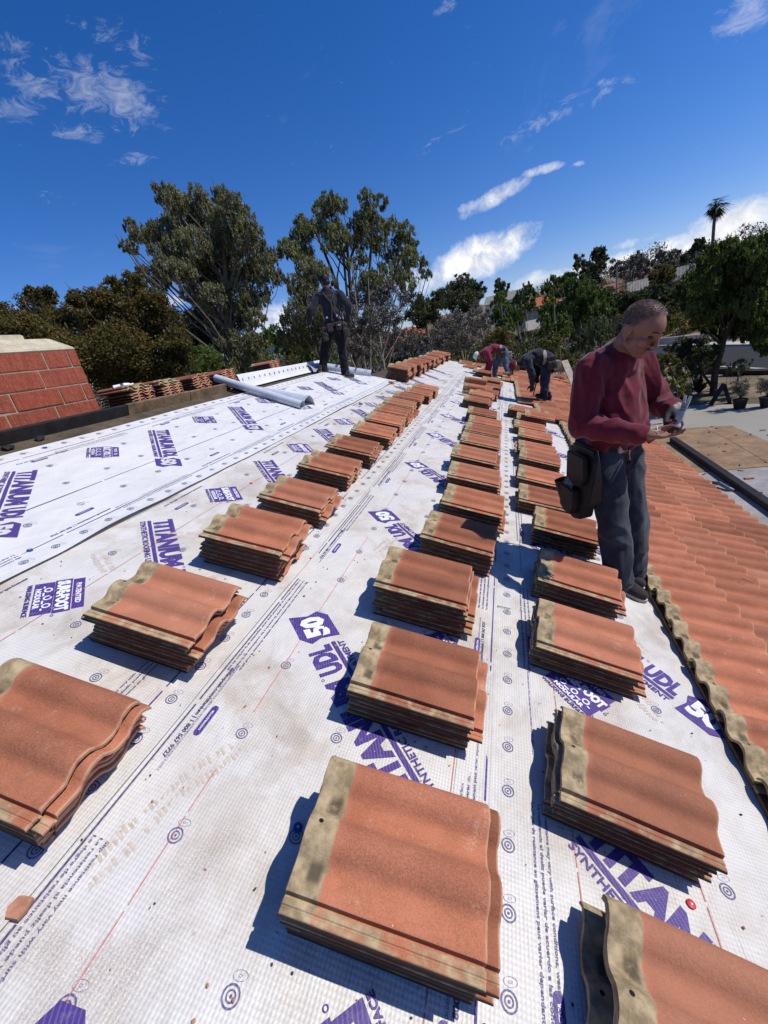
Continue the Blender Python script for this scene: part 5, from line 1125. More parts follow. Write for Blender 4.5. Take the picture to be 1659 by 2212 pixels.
def bender(label, J, f, shirt, jeans, cap, shoes, bagm, feet, dz=0):
    J = {k: V3(v) for k, v in J.items()}; f = V3(f).normalized(); l = V3((-f.y, f.x, 0)); u = V3((0, 0, 1)); ax = (f, l, u)
    T = empty('person', (J['an1'] + J['an2']) / 2, label, 'person')
    sp = (J['sh'] - J['hip']).normalized(); up2 = V3((0, 0, 1)); lat = l; bx = (sp, lat, sp.cross(lat))
    mid = J['mid']; shN, shF = J['sh'] - l * -.17, J['sh'] - l * .17
    near = J['elN'] - J['sh']; sN = 1 if near.dot(l) > 0 else -1; shN, shF = J['sh'] + l * sN * .17, J['sh'] - l * sN * .17
    hipN = J['hip'] + l * sN * .09 - u * .03; hipF = J['hip'] - l * sN * .09 - u * .03
    torso = [('e', J['hip'] + sp * .03, (.12, .165, .125), bx), ('e', mid - u * .055, (.15, .160, .115), bx), ('e', J['sh'] * .7 + mid * .3 - u * .02, (.15, .18, .105), bx), ('c', shN, .064, shF, .064)]
    arms = [('c', shN, .060, J['elN'], .046), ('c', J['elN'], .046, J['handN'] + u * .07, .034), ('c', shF, .060, J['elF'], .046), ('c', J['elF'], .046, J['handF'] + u * .07, .034)]
    legs = [('c', hipN, .095, J['kn1'], .066), ('c', J['kn1'], .064, J['an1'], .046), ('c', hipF, .095, J['kn2'], .066), ('c', J['kn2'], .064, J['an2'], .046)]
    hc = J['head']; hf, hl, hu = frame_axes(V3((f.x * .35, f.y * .35, -.94)), V3((f.x, f.y, .35))); hax = (hf, hl, hu)
    hands = hand_prims(J['handN'] + u * .08, V3((.1 * f.x, .1 * f.y, -1)), -l * sN, f, curl=.6) + hand_prims(J['handF'] + u * .08, V3((.1 * f.x, .1 * f.y, -1)), l * sN, f, curl=.6)
    blob('body', head_prims(hc, hax, .97) + [('c', hc - hu * .05, .058, J['sh'] + u * .02, .064)] + torso + arms + legs + hands, SKIN2, T, .010, 3, extra=-.004)
    blob('shirt', torso + [('c', shN, .072, J['elN'], .056), ('c', J['elN'], .056, J['handN'] + u * .10, .043), ('c', shF, .072, J['elF'], .056), ('c', J['elF'], .056, J['handF'] + u * .10, .043), ('c', J['sh'], .09, J['sh'] * .5 + hc * .5, .066)], shirt, T, .012, 4, extra=.013, fold=.008, fscale=(10, 10, 10))
    blob('jeans', [('e', J['hip'] - u * .03, (.125, .168, .13), ax), ('c', hipN, .108, J['kn1'], .082), ('c', J['kn1'], .080, J['an1'] + u * .05, .070), ('c', hipF, .108, J['kn2'], .082), ('c', J['kn2'], .080, J['an2'] + u * .05, .070)], jeans, T, .012, 4, extra=.006, fold=.008, fscale=(10, 10, 8))
    blob('glove', hands, MT_BLACK, T, .010, 2, extra=.005)
    cr = hc + hu * .03; blob('cap', [('e', cr - hf * .005, (.112, .09, .10), hax)], cap, T, .009, 2, keep=[(cr - hu * .02, -hu)])
    bm = bmesh.new(); rows = []
    for t in range(5): rows.append([bm.verts.new(cr + hf * (.085 + .075 * t / 4) - hu * (.006 + .016 * (t / 4) ** 1.5) + hl * k * .075 * (1 - .35 * (t / 4) ** 2) - hu * .010 * abs(k) ** 2) for k in (-1, -.5, 0, .5, 1)])
    for q, w_ in zip(rows, rows[1:]):
        for k in range(4): bm.faces.new((q[k], q[k + 1], w_[k + 1], w_[k]))
    r = bmesh.ops.solidify(bm, geom=bm.faces[:], thickness=.006); ob('cap_brim', bm, cap, T, smooth=60)
    wst = J['hip'] + sp * .085; bm = bmesh.new(); n = 28; R0 = []
    for k in range(n):
        t = 2 * math.pi * k / n; o_ = bx[2] * math.cos(t) * .150 + l * math.sin(t) * .190; R0.append([bm.verts.new(wst + o_ * s_ + sp * z) for s_, z in ((1, -.035), (1.06, -.035), (1.06, .035), (1, .035))])
    for k in range(n):
        q, w_ = R0[k], R0[(k + 1) % n]
        for j in range(4): bm.faces.new((q[j], w_[j], w_[(j + 1) % 4], q[(j + 1) % 4]))
    bmesh.ops.recalc_face_normals(bm, faces=bm.faces); ob('tool_belt', bm, bagm, T, smooth=40)
    c0 = J['bag']; blob('tool_bag', [('b', c0 + l * sN * .02, (.085, .05, .125), ax), ('b', c0 + l * sN * .06 - u * .05, (.075, .05, .07), ax)], BAG, T, .012, 3, fold=.006, fscale=(12, 12, 12))
    c1 = J['hip'] - f * .17 - u * .09 if 'bag2' not in J else J['bag2']; blob('tool_bag', [('b', c1, (.07, .07, .08), ax), ('b', c1 - u * .05, (.05, .06, .06), ax)], bagm, T, .012, 3, fold=.005, fscale=(12, 12, 12), seed=4)
    for (h_, t_) in feet: shoe(T, h_, t_, NV, shoes[0], shoes[1], .052, h=1.35)
    return T
bender('man in maroon shirt and white cap bending over the far tile row', dict(hip=(-.125, 13.22, 4.03), mid=(-.353, 13.18, 4.19), sh=(-.60, 13.135, 4.10), head=(-.835, 13.09, 4.03), elN=(-.489, 13.004, 3.79), handN=(-.56, 13.02, 3.47), elF=(-.552, 13.298, 3.78), handF=(-.634, 13.253, 3.48), kn1=(-.09, 13.10, 3.63), an1=(-.02, 12.93, 3.36), kn2=(-.37, 13.27, 3.67), an2=(-.42, 13.30, 3.42), bag=(-.149, 12.98, 4.0), bag2=(.03, 13.24, 3.90)),
       (-.985, -.17, 0), MAROON2, DENIM2, CAPW, (BOOT, BOOT), BAGL, [(V3((.09, 12.93, 3.345)), V3((-.19, 12.86, 3.42))), (V3((-.36, 13.32, 3.325)), V3((-.62, 13.27, 3.41)))])
bender('man in dark shirt and maroon cap bending on the laid tiles with a hammer', dict(hip=(.745, 9.56, 3.92), mid=(.555, 9.53, 4.06), sh=(.325, 9.49, 3.95), head=(.110, 9.45, 3.88), elN=(.422, 9.342, 3.67), handN=(.416, 9.40, 3.385), elF=(.542, 9.678, 3.70), handF=(.534, 9.575, 3.52), kn1=(.655, 9.45, 3.50), an1=(.655, 9.44, 3.13), kn2=(.705, 9.65, 3.485), an2=(.640, 9.64, 3.15), bag=(.80, 9.40, 3.83), bag2=(.895, 9.45, 3.77)),
       (-.985, -.17, 0), NAVY2, DENIM3, CAPM, (MT_BLACK, SHOEC), BAGL, [(V3((.755, 9.43, 3.075)), V3((.475, 9.40, 3.175))), (V3((.72, 9.66, 3.085)), V3((.45, 9.62, 3.185)))])
def small_hammer():
    a, b = V3((.50, 9.50, 3.47)), V3((.425, 9.42, 3.235)); H = empty('hammer', (a + b) / 2, 'dark hammer hanging from the hand of the bending man in maroon cap', 'hammer'); bm = bmesh.new(); tube(bm, [a, b], [.014, .011], 8); ob('handle', bm, MT_BARKD, H)
    bm = bmesh.new(); d = V3((.93, .1, .35)).normalized(); tube(bm, [b - d * .06, b - d * .03, b, b + d * .04, b + d * .055], [.004, .011, .013, .012, .018], 10); ob('head', bm, MT_STEEL, H, smooth=40)
small_hammer()

# ------------------------------------------------------------------ trees and shrubs
LEAFSHAPE = dict(euc=(.19, .050, .75), euc2=(.20, .055, .7), olive=(.15, .070, .15), pepper=(.30, .055, .9), bright=(.22, .06, .6), dark=(.28, .085, .5), grey=(.22, .030, .2), avocado=(.20, .085, .25), pale=(.26, .045, .8))
def leaves(clumps, kind, dens, rng, size=1.0, flat=.85, D=10.):
    Ln, Wd, droop = LEAFSHAPE[kind]; C, S, RV = [], [], []; fk = {'euc': .74, 'euc2': .66, 'olive': .8}.get(kind, .92); Ln = max(Ln * .8, .0068 * D * fk); Wd = max(Wd * .85, (.0022 if kind == 'grey' else .0030) * D * fk); dens = dens * {'euc': 2.5, 'euc2': 3.4, 'olive': 2.1}.get(kind, 1.65)
    for (c, r, px) in clumps:
        n = max(60, int(dens * px * px)); nsub = max(6, n // 34)
        d = rng.normal(size=(nsub, 3)); d /= np.linalg.norm(d, axis=1)[:, None]; rad = r * (.35 + .65 * rng.random(nsub) ** .5)
        sub = np.array(c) + d * rad[:, None] * np.array([1, 1, flat]); tone = rng.normal(0, .16, nsub)
        idx = rng.integers(0, nsub, n); p = sub[idx] + rng.normal(size=(n, 3)) * (r * .155) * np.array([1, 1, .9]); p[:, 2] -= droop * r * .22 * rng.random(n)
        if droop >= .6:
            ang = rng.integers(0, 4, n); off = rng.normal(size=(nsub, 4, 2)) * r * .11; p[:, :2] = sub[idx][:, :2] + off[idx, ang] + rng.normal(size=(n, 2)) * r * .022; p[:, 2] = sub[idx][:, 2] + r * (.10 - droop * .62 * rng.random(n))
        C.append(p); RV.append(np.clip(.45 + tone[idx] + rng.normal(0, .17, n), 0, 1)); S.append(np.full(n, .95))
    C = np.concatenate(C); RV = np.concatenate(RV); S = np.concatenate(S) * size; n = len(C)
    a = rng.normal(size=(n, 3)); a[:, 2] -= droop * 2.2; a /= np.linalg.norm(a, axis=1)[:, None]; b = np.cross(a, rng.normal(size=(n, 3))); b /= np.linalg.norm(b, axis=1)[:, None]
    sz = S * rng.uniform(.65, 1.3, n); A = a * (Ln * sz)[:, None] * .5; B = b * (Wd * sz)[:, None] * .5; bend = np.cross(a, b) * (Ln * sz * .06)[:, None]
    V = np.stack([C - A, C + B + bend, C + A, C - B + bend], 1).reshape(-1, 3); F = np.arange(4 * n).reshape(-1, 4); UV = np.repeat(np.stack([RV, np.zeros(n)], 1), 4, axis=0)
    return mesh_np('crown', V, F, UV)
NTREE = [0]
def tree(name, kind, label, D, clumps, trunk=None, r0=.16, dens=1.1, depth=.8, bark=None, group=None, size=1.0, base=None, limbs=True, nlimb=99, cat='tree', flat=.85, extra_limbs=()):
    """clumps: (px, py, radius px) as seen from the roof; each gets its own distance round D"""
    NTREE[0] += 1; rng = np.random.default_rng(100 + NTREE[0]); cl = []; scale = D / 905.
    for (x, y, r) in clumps:
        dd = D + rng.uniform(-1, 1) * depth * scale * 110; p = AT(x, y, dd); k = dd / math.hypot(RAY(x, y).x, RAY(x, y).y); depth_cam = k * (M.T @ np.array(RAY(x, y)))[2]
        cl.append((np.array(p), r / 905 * depth_cam, r))
    cx = np.mean([c[0] for c in cl], axis=0)
    if base is None: bx, by = cx[0], cx[1]
    else: q = AT(base[0], base[1], D); bx, by = q.x, q.y
    gz = float(ground_z(bx, by)); T = empty(name, (bx, by, gz), label, cat, group)
    o = ob('crown', leaves(cl, kind, dens, rng, min(size, 1.0), flat, D), LEAF[kind], T)
    if limbs:
        top = max(c[0][2] for c in cl); bm = bmesh.new(); b0 = V3((bx, by, gz - .1))
        if trunk: tp = [b0] + [V3(AT(x, y, D)) for x, y in trunk]
        else: tp = [b0, V3((bx + rng.uniform(-.2, .2), by, gz + (cx[2] - gz) * .45)), V3((cx[0], cx[1], gz + (cx[2] - gz) * .9)), V3((cx[0], cx[1], cx[2] + (top - cx[2]) * .5))]
        tube(bm, tp, [r0 * (1 - .72 * i / (len(tp) - 1)) for i in range(len(tp))], 9)
        for (c, r, px) in cl[:nlimb]:
            c = V3(c); cand = [(tp[i].lerp(tp[i + 1], t), i + t) for i in range(len(tp) - 1) for t in (.15, .4, .65, .9)]
            s_ = min(cand, key=lambda q: abs((c.z - q[0].z) - 1.5 * (c - q[0]).xy.length) + .35 * (c - q[0]).length + .4 * rng.random())[0]
            v = c - s_; mid = s_ + v * .5 + V3((rng.uniform(-.1, .1), rng.uniform(-.1, .1), -.06)) * v.length; rr = max(.012, r0 * .24 * min(1, v.length / 3 + .25))
            tube(bm, [s_, mid, c + v * .06], [rr, rr * .62, rr * .22], 5, False)
            for _ in range(3): e = c + V3(rng.normal(size=3)) * r * .55; e.z += r * .2; tube(bm, [mid.lerp(c, .6), mid.lerp(e, .75), e], [rr * .4, rr * .28, rr * .1], 4, False)
        for pts, rr in extra_limbs: tube(bm, [V3(AT(x, y, D)) for x, y in pts], [rr * (1 - .6 * i / (len(pts) - 1)) for i in range(len(pts))], 7, False)
        ob('trunk', bm, bark or MT_BARK, T, smooth=60)
    return T
Zt = lambda x0, y0, k, L: [((x0 + x / k) / 1.8228, (y0 + y / k) / 1.8228, r / k / 1.8228) for x, y, r in L]
# big leaning eucalyptus
tree('eucalyptus_tree', 'euc', 'tall grey green eucalyptus leaning left behind the white sheet, limbs bare underneath', 27, Zt(400, 650, 2.212, [(540, 230, 95), (640, 290, 115), (820, 260, 95), (1040, 250, 85), (1120, 320, 100), (690, 410, 150), (890, 410, 150), (1090, 450, 150), (1255, 430, 95), (1320, 540, 80), (245, 520, 62), (320, 600, 90), (420, 590, 95), (195, 690, 50), (270, 720, 60), (560, 540, 120), (640, 690, 120), (800, 680, 160), (1000, 690, 170), (1200, 640, 140), (1350, 690, 90), (480, 740, 80), (540, 880, 105), (690, 900, 120), (840, 920, 150), (1010, 930, 180), (1200, 880, 150), (1370, 880, 125), (1470, 790, 85), (440, 950, 80), (340, 910, 60), (520, 1010, 85), (1500, 960, 90), (790, 1090, 100), (960, 1130, 130), (1160, 1130, 155), (1350, 1120, 120), (1010, 1340, 105), (1160, 1330, 140), (1330, 1330, 105), (1110, 1510, 120), (1280, 1540, 120), (1140, 1720, 130), (1330, 1700, 110)]),
     trunk=[(508, 800), (500, 760), (490, 690), (487, 600), (480, 500)], r0=.30, dens=1.25, bark=MT_BARK, base=(512, 830), extra_limbs=[([(497, 720), (470, 690), (437, 665), (405, 650), (385, 640)], .13), ([(440, 668), (410, 620), (395, 580), (370, 520)], .10), ([(405, 650), (350, 600), (330, 560)], .07), ([(470, 690), (440, 640), (415, 560), (385, 470)], .08)])
# twin eucalyptus with many slender stems
tree('eucalyptus_tree', 'euc2', 'wide slender stemmed eucalyptus directly behind the man with suspenders', 29, Zt(1050, 700, 2.37, [(580, 215, 110), (490, 270, 75), (690, 240, 75), (925, 170, 75), (1060, 215, 75), (940, 300, 85), (325, 410, 75), (400, 470, 115), (280, 560, 105), (570, 420, 115), (640, 520, 105), (850, 420, 105), (1000, 430, 105), (1130, 430, 95), (1290, 480, 90), (1255, 590, 100), (1370, 600, 62), (200, 660, 105), (330, 690, 120), (900, 560, 115), (1050, 610, 105), (1330, 720, 100), (1430, 800, 72), (1485, 890, 55), (1250, 830, 112), (1100, 900, 115), (950, 950, 120), (800, 790, 62), (1310, 960, 100), (560, 640, 70), (700, 680, 70), (1180, 720, 85), (780, 560, 80), (880, 740, 70)]),
     trunk=[(765, 760), (762, 700), (758, 640), (752, 560), (748, 500)], r0=.20, dens=1.05, bark=MT_BARKD, base=(768, 800), extra_limbs=[([(762, 760), (735, 640), (715, 580), (690, 520), (672, 480)], .12), ([(768, 770), (790, 660), (800, 560), (806, 470)], .11), ([(770, 780), (815, 680), (850, 600), (870, 540)], .10), ([(750, 640), (742, 560), (735, 500), (730, 460)], .08), ([(775, 790), (740, 700), (728, 600), (745, 500)], .08), ([(790, 680), (830, 620), (880, 590)], .06)])
tree('eucalyptus_tree', 'euc', 'dense shaggy tree right behind the head of the man with suspenders', 24, Zt(1050, 700, 2.37, [(360, 830, 120), (480, 880, 110), (260, 980, 100), (400, 1080, 150), (300, 1240, 150), (590, 970, 70), (210, 1340, 90), (420, 1330, 150), (330, 1480, 140), (500, 1250, 120), (180, 1480, 100), (560, 1420, 110)]), r0=.16, dens=1.2, bark=MT_BARKD)
tree('young_eucalyptus', 'grey', 'thin greyish tree with many upright twigs behind the roof end', 25, Zt(1050, 700, 2.37, [(880, 1120, 120), (1060, 1130, 120), (1000, 1330, 150), (1180, 1280, 110), (840, 1380, 110), (1210, 1480, 100), (1000, 1530, 110), (760, 1250, 90), (1130, 1020, 90), (1290, 1130, 80), (850, 1560, 110)]), r0=.10, dens=1.15, bark=MT_BARKP, size=.95, extra_limbs=[([(790, 800), (775, 700), (765, 620), (760, 560)], .06), ([(800, 800), (800, 700), (795, 600)], .06), ([(770, 800), (735, 720), (728, 650)], .05), ([(815, 800), (840, 720), (850, 650)], .05)])
# rusty broadleaf trees at the left
tree('broadleaf_tree', 'olive', 'rusty green broadleaf tree at the far left above the chimney', 15, [(20, 690, 35), (75, 660, 31), (60, 720, 47), (120, 700, 39), (15, 745, 39), (130, 760, 55), (60, 790, 47), (-40, 720, 47), (100, 640, 20), (70, 632, 14)], r0=.14, dens=1.15, size=.8, cat='tree')
tree('broadleaf_tree', 'olive', 'rusty orange tinted broadleaf tree between chimney and leaning eucalyptus', 16, [(170, 690, 38), (165, 645, 21), (215, 640, 27), (225, 690, 48), (280, 640, 32), (290, 610, 24), (245, 615, 18), (300, 680, 48), (350, 700, 44), (380, 740, 32), (330, 760, 56), (260, 750, 60), (200, 770, 56), (380, 790, 36), (300, 810, 48), (330, 650, 28), (230, 810, 44)], r0=.16, dens=1.2, size=.8)
tree('broadleaf_tree', 'dark', 'dark tree filling the gap left of the leaning eucalyptus trunk', 30, [(420, 700, 30), (440, 680, 28), (425, 740, 32), (460, 740, 34), (400, 770, 30), (455, 800, 34), (480, 720, 26)], r0=.15, dens=1.3)
tree('shrub', 'bright', 'bright green shrub below the dark gap beside the leaning eucalyptus', 20, [(445, 765, 24), (430, 785, 20), (462, 775, 20), (450, 795, 24), (425, 760, 12)], r0=.05, dens=1.9, size=.7, cat='shrub')
# middle distance
ZM = lambda L: Zt(1500, 950, 1.8433, L)
tree('pepper_tree', 'dark', 'dark pepper tree right of the slender eucalyptus over the red tiled house', 45, ZM([(290, 470, 75), (250, 430, 60), (340, 520, 75), (280, 560, 70), (390, 470, 60), (400, 400, 45), (380, 560, 60), (230, 520, 60)]), r0=.25, dens=1.5, size=1.3)
tree('pepper_tree', 'dark', 'large dark brown feathery tree with dead twigs above its crown', 60, ZM([(560, 370, 85), (640, 340, 70), (480, 390, 75), (540, 440, 85), (640, 430, 80), (700, 380, 60), (430, 440, 60), (600, 290, 40), (560, 310, 35), (720, 330, 40)]), r0=.3, dens=1.4, size=1.7, bark=MT_BARKP)
tree('bare_tree', 'grey', 'leafless grey brown twiggy tree sticking up behind the dark crowns', 63, ZM([(560, 260, 26), (620, 245, 30), (650, 270, 24), (520, 300, 24), (590, 280, 30)]), r0=.2, dens=.8, size=1.2, bark=MT_BARKP)
tree('grey_shrub', 'grey', 'grey leafless shrub mass behind the stacked tiles at the far roof end', 30, ZM([(520, 600, 85), (450, 640, 75), (600, 620, 80), (480, 720, 80), (570, 720, 80), (660, 560, 60), (690, 640, 60), (430, 740, 60), (640, 740, 70), (540, 540, 50)]), r0=.1, dens=1.2, size=.95, bark=MT_BARKP, cat='shrub', extra_limbs=[([(1190, 900), (1180, 760), (1210, 690), (1220, 650)], .03)][:0])
tree('bare_tree', 'grey', 'bare branched pale tree fanning out beside the bright pepper tree', 34, ZM([(740, 520, 60), (700, 490, 45), (770, 570, 45), (660, 500, 40), (690, 580, 50)]), r0=.12, dens=.45, bark=MT_BARKP)
tree('brown_thicket', 'grey', 'brown twiggy thicket in front of the red tiled house', 33, ZM([(110, 690, 70), (200, 720, 70), (260, 690, 60), (320, 720, 55), (150, 770, 60), (240, 780, 60), (60, 740, 60), (340, 770, 40)]), r0=.06, dens=1.0, bark=MT_BARKD, cat='shrub')
tree('pepper_tree', 'bright', 'bright green weeping pepper tree in the middle distance behind the white capped man', 48, ZM([(850, 430, 65), (890, 500, 70), (830, 520, 55), (870, 400, 45), (910, 570, 50), (940, 620, 40), (850, 580, 45)]), r0=.2, dens=1.7, size=1.2)
tree('pepper_tree', 'pepper', 'small round green pepper tree beside the road bend', 50, ZM([(980, 540, 48), (1000, 500, 40), (970, 590, 40), (1010, 570, 40), (960, 500, 30)]), r0=.18, dens=1.8, size=1.1)
tree('eucalyptus_tree', 'dark', 'dark slim tree with round tufts on the skyline beside the white house', 90, ZM([(850, 290, 30), (880, 310, 32), (910, 330, 24), (860, 340, 34), (890, 370, 30), (840, 320, 24)]), r0=.25, dens=2.0, size=2.0)
tree('broadleaf_tree', 'pepper', 'grey green tree on the skyline right of the white house', 95, ZM([(1060, 330, 40), (1040, 370, 45), (1085, 380, 42), (1000, 380, 34), (1020, 430, 45), (1075, 440, 45), (985, 420, 30), (1060, 480, 40)]), r0=.3, dens=1.9, size=2.0)
tree('pepper_tree', 'bright', 'lit green weeping pepper tree in front of the large dark one across the road', 62, ZM([(1230, 430, 60), (1200, 500, 65), (1270, 510, 75), (1180, 570, 50), (1250, 590, 75), (1330, 580, 60), (1210, 640, 50), (1310, 640, 55), (1370, 640, 40), (1240, 380, 30)]), r0=.25, dens=1.6, size=1.4)
tree('pepper_tree', 'pepper', 'large dark green pepper tree behind the lit one across the road', 72, ZM([(1300, 320, 80), (1400, 330, 85), (1500, 350, 85), (1250, 300, 55), (1360, 270, 55), (1450, 290, 60), (1420, 430, 95), (1530, 430, 85), (1600, 400, 75), (1480, 520, 85), (1570, 500, 75), (1640, 460, 60), (1400, 520, 80), (1200, 340, 40), (1430, 600, 60)]), r0=.35, dens=1.5, size=1.7)
tree('eucalyptus_tree', 'dark', 'pair of tall tufted eucalyptus on the right skyline beside the palm crown', 110, ZM([(1440, 110, 32), (1450, 160, 36), (1420, 190, 24), (1580, 80, 46), (1600, 130, 40), (1560, 110, 30), (1590, 180, 36), (1500, 180, 40), (1480, 220, 36), (1540, 190, 30)]), r0=.3, dens=2.0, size=2.2)
tree('broadleaf_bush', 'olive', 'yellow brown rounded bush behind the white capped man', 27, ZM([(830, 690, 70), (880, 660, 55), (790, 740, 60), (900, 720, 60), (850, 770, 60), (760, 790, 45), (920, 770, 40)]), r0=.08, dens=1.3, size=.85, cat='shrub')
tree('avocado_tree', 'avocado', 'broad leaved yellowish tree right behind the man in maroon cap', 21, ZM([(1230, 700, 45), (1260, 730, 50), (1190, 740, 40), (1210, 790, 40), (1300, 720, 34), (1280, 790, 45), (1320, 850, 45), (1380, 880, 40), (1340, 920, 45), (1420, 900, 34), (1270, 860, 45), (1400, 950, 40)]), r0=.06, dens=1.3, size=.85)
tree('broadleaf_bush', 'avocado', 'small leafy bush by the road between the two bending men', 22, ZM([(1020, 830, 24), (1050, 815, 20), (1080, 800, 16), (1010, 850, 20)]), r0=.03, dens=1.6, size=.7, cat='shrub')
tree('pepper_tree', 'pale', 'pale feathery pepper tree left of the head of the grey haired man', 34, ZM([(1530, 600, 60), (1580, 570, 50), (1500, 660, 60), (1590, 650, 65), (1450, 700, 50), (1640, 620, 55), (1560, 720, 60), (1640, 700, 55), (1420, 770, 45), (1490, 760, 60)]), r0=.12, dens=1.3, size=1.0)
tree('dark_shrub', 'dark', 'low dark hedge along the near side of the road bend', 70, ZM([(970, 690, 26), (1020, 680, 28), (1070, 690, 28), (1120, 680, 28), (1160, 690, 28), (1000, 715, 22), (1090, 715, 22)]), r0=.05, dens=2.0, size=1.1, cat='hedge', limbs=True)
# big pepper tree by the patio at the right
ZR = lambda L: Zt(2400, 700, 2.6587, L)
tree('pepper_tree', 'pepper', 'large weeping pepper tree at the right edge beyond the patio', 24, ZR([(1150, 760, 100), (1280, 720, 90), (1000, 880, 105), (1130, 900, 130), (1300, 860, 140), (1450, 760, 110), (1560, 700, 110), (1650, 680, 110), (1500, 900, 150), (1640, 880, 140), (900, 1010, 95), (1020, 1060, 130), (1180, 1080, 150), (1350, 1060, 150), (1520, 1080, 150), (1680, 1080, 140), (860, 1180, 95), (980, 1230, 120), (1130, 1270, 140), (1300, 1270, 150), (1480, 1280, 150), (1650, 1280, 140), (760, 1130, 70), (900, 1380, 90), (1050, 1430, 120), (1230, 1460, 120), (1400, 1450, 120), (1600, 1460, 120), (980, 1540, 70), (1150, 1620, 70), (1560, 1610, 90), (1680, 1580, 90), (1750, 900, 120), (1760, 1250, 140), (720, 1230, 50), (1080, 1330, 120), (1320, 1360, 130), (1540, 1370, 130), (860, 1290, 90), (1700, 1420, 110), (1250, 1560, 80), (1420, 1560, 80), (1480, 1530, 70), (940, 1450, 70), (1600, 1700, 90), (1690, 1740, 90), (1640, 1790, 60), (1470, 1660, 75), (1360, 1640, 65), (1050, 1570, 60), (1560, 1770, 50)]),
     trunk=[(1545, 800), (1558, 760), (1566, 730), (1585, 690), (1600, 640)], r0=.15, dens=1.35, bark=MT_BARKD, base=(1541, 846), size=1.0, nlimb=14, extra_limbs=[([(1541, 840), (1520, 810), (1500, 790)], .07), ([(1560, 745), (1510, 700), (1480, 650)], .08)])
tree('avocado_tree', 'avocado', 'leafy yellow green tree just right of the grey haired man’s chest'.replace('’s', ''), 19, Zt(2400, 1200, 2.6587, [(500, 560, 55), (560, 590, 60), (640, 560, 60), (690, 600, 45), (540, 680, 60), (620, 700, 60), (720, 720, 60), (790, 740, 50), (600, 800, 60), (700, 830, 60), (800, 820, 55), (840, 870, 40), (660, 900, 50), (560, 880, 50), (760, 910, 45)]), r0=.06, dens=1.5, size=.7)
tree('broadleaf_tree', 'dark', 'dark shrubbery in the shade under the weeping pepper tree', 25, Zt(2400, 1200, 2.6587, [(800, 480, 94), (900, 520, 94), (1000, 500, 81), (860, 600, 94), (960, 620, 88), (1040, 560, 68), (760, 400, 81), (880, 410, 81), (640, 460, 68), (720, 530, 68), (900, 690, 68), (1050, 640, 61), (1100, 480, 80), (1120, 600, 60), (980, 400, 80), (720, 620, 60)]), r0=.1, dens=1.25, size=.7, cat='shrub')
tree('yellow_shrub', 'pale', 'wispy yellow green shrub beside the pepper tree trunk', 25, Zt(2400, 1200, 2.6587, [(1300, 600, 45), (1380, 610, 50), (1460, 600, 40), (1260, 660, 40), (1340, 660, 45), (1430, 650, 36), (1240, 700, 30)]), r0=.04, dens=.9, size=.6, cat='shrub')
# skyline trees at the right
tree('broadleaf_tree', 'grey', 'grey wispy tree line clump left of the grey roofed house', 105, ZR([(40, 900, 55), (120, 920, 55), (200, 900, 60), (280, 830, 60), (330, 900, 70), (100, 1000, 70), (220, 1000, 75), (330, 1000, 65), (400, 880, 45)]), r0=.3, dens=1.5, size=2.2)
tree('broadleaf_tree', 'grey', 'taller brownish grey tree above the two house roofs', 115, ZR([(540, 800, 50), (600, 840, 65), (680, 800, 55), (700, 880, 70), (560, 900, 65), (640, 930, 70), (480, 900, 50), (740, 950, 60)]), r0=.3, dens=1.5, size=2.3)
tree('broadleaf_tree', 'olive', 'olive green tree between the tan and grey roofed houses', 80, ZR([(500, 980, 55), (580, 980, 60), (450, 1030, 50), (540, 1060, 60), (620, 1040, 55), (660, 1010, 40), (480, 1100, 45), (600, 940, 40)]), r0=.25, dens=1.6, size=1.7)
tree('broadleaf_tree', 'dark', 'dark conical tree on the skyline just left of the palm trunk', 100, ZR([(940, 650, 45), (930, 700, 55), (980, 690, 45), (920, 760, 60), (1000, 760, 50), (850, 800, 60), (820, 860, 60), (900, 850, 60), (780, 830, 50)]), r0=.3, dens=1.7, size=2.2)
tree('broadleaf_tree', 'pepper', 'windswept green tree on the skyline right of the palm trunk', 75, ZR([(1220, 680, 50), (1290, 660, 45), (1330, 700, 40), (1180, 720, 50), (1420, 700, 40), (1480, 650, 40), (1500, 700, 40), (1560, 640, 45), (1640, 640, 55), (1700, 620, 60)]), r0=.25, dens=1.6, size=1.6)
tree('dark_shrub', 'dark', 'dark hillside scrub below the far houses behind the grey head', 68, ZR([(150, 1280, 70), (250, 1260, 70), (350, 1240, 70), (450, 1220, 70), (560, 1210, 70), (640, 1230, 60), (60, 1330, 70), (200, 1350, 80), (560, 1300, 60), (640, 1320, 60), (420, 1150, 45), (520, 1140, 50), (700, 1350, 60), (30, 1420, 60), (660, 1420, 60)]), r0=.1, dens=1.5, size=1.4, cat='shrub')
# far green masses behind the left trees, and a wooded hill line beyond everything
tree('hill_trees', 'bright', 'sunlit green hillside trees seen low between the eucalyptus stems', 48, [(560, 735, 22), (590, 720, 24), (610, 745, 22), (640, 740, 24), (660, 760, 24), (545, 770, 18), (570, 765, 14)], r0=.08, dens=1.8, size=1.1)
def far_wood():
    rng = np.random.default_rng(5); cl = []
    for a in np.arange(-75, 60, 1.5):
        D = 150 + rng.uniform(-20, 60); x, y = D * math.sin(R(a)), D * math.cos(R(a)); d = (x - ROADX(y)) * .968
        if abs(d) < 9: continue
        z = float(ground_z(x, y)); cl.append((np.array([x, y, z + rng.uniform(1.5, 3.5)]), rng.uniform(3, 5), 20))
    o = ob('far_woods', leaves(cl, 'dark', 1.2, rng, 3.4), LEAF['dark']); tag(o, 'distant dark tree line on the hills', 'woods', kind='stuff')
far_wood()
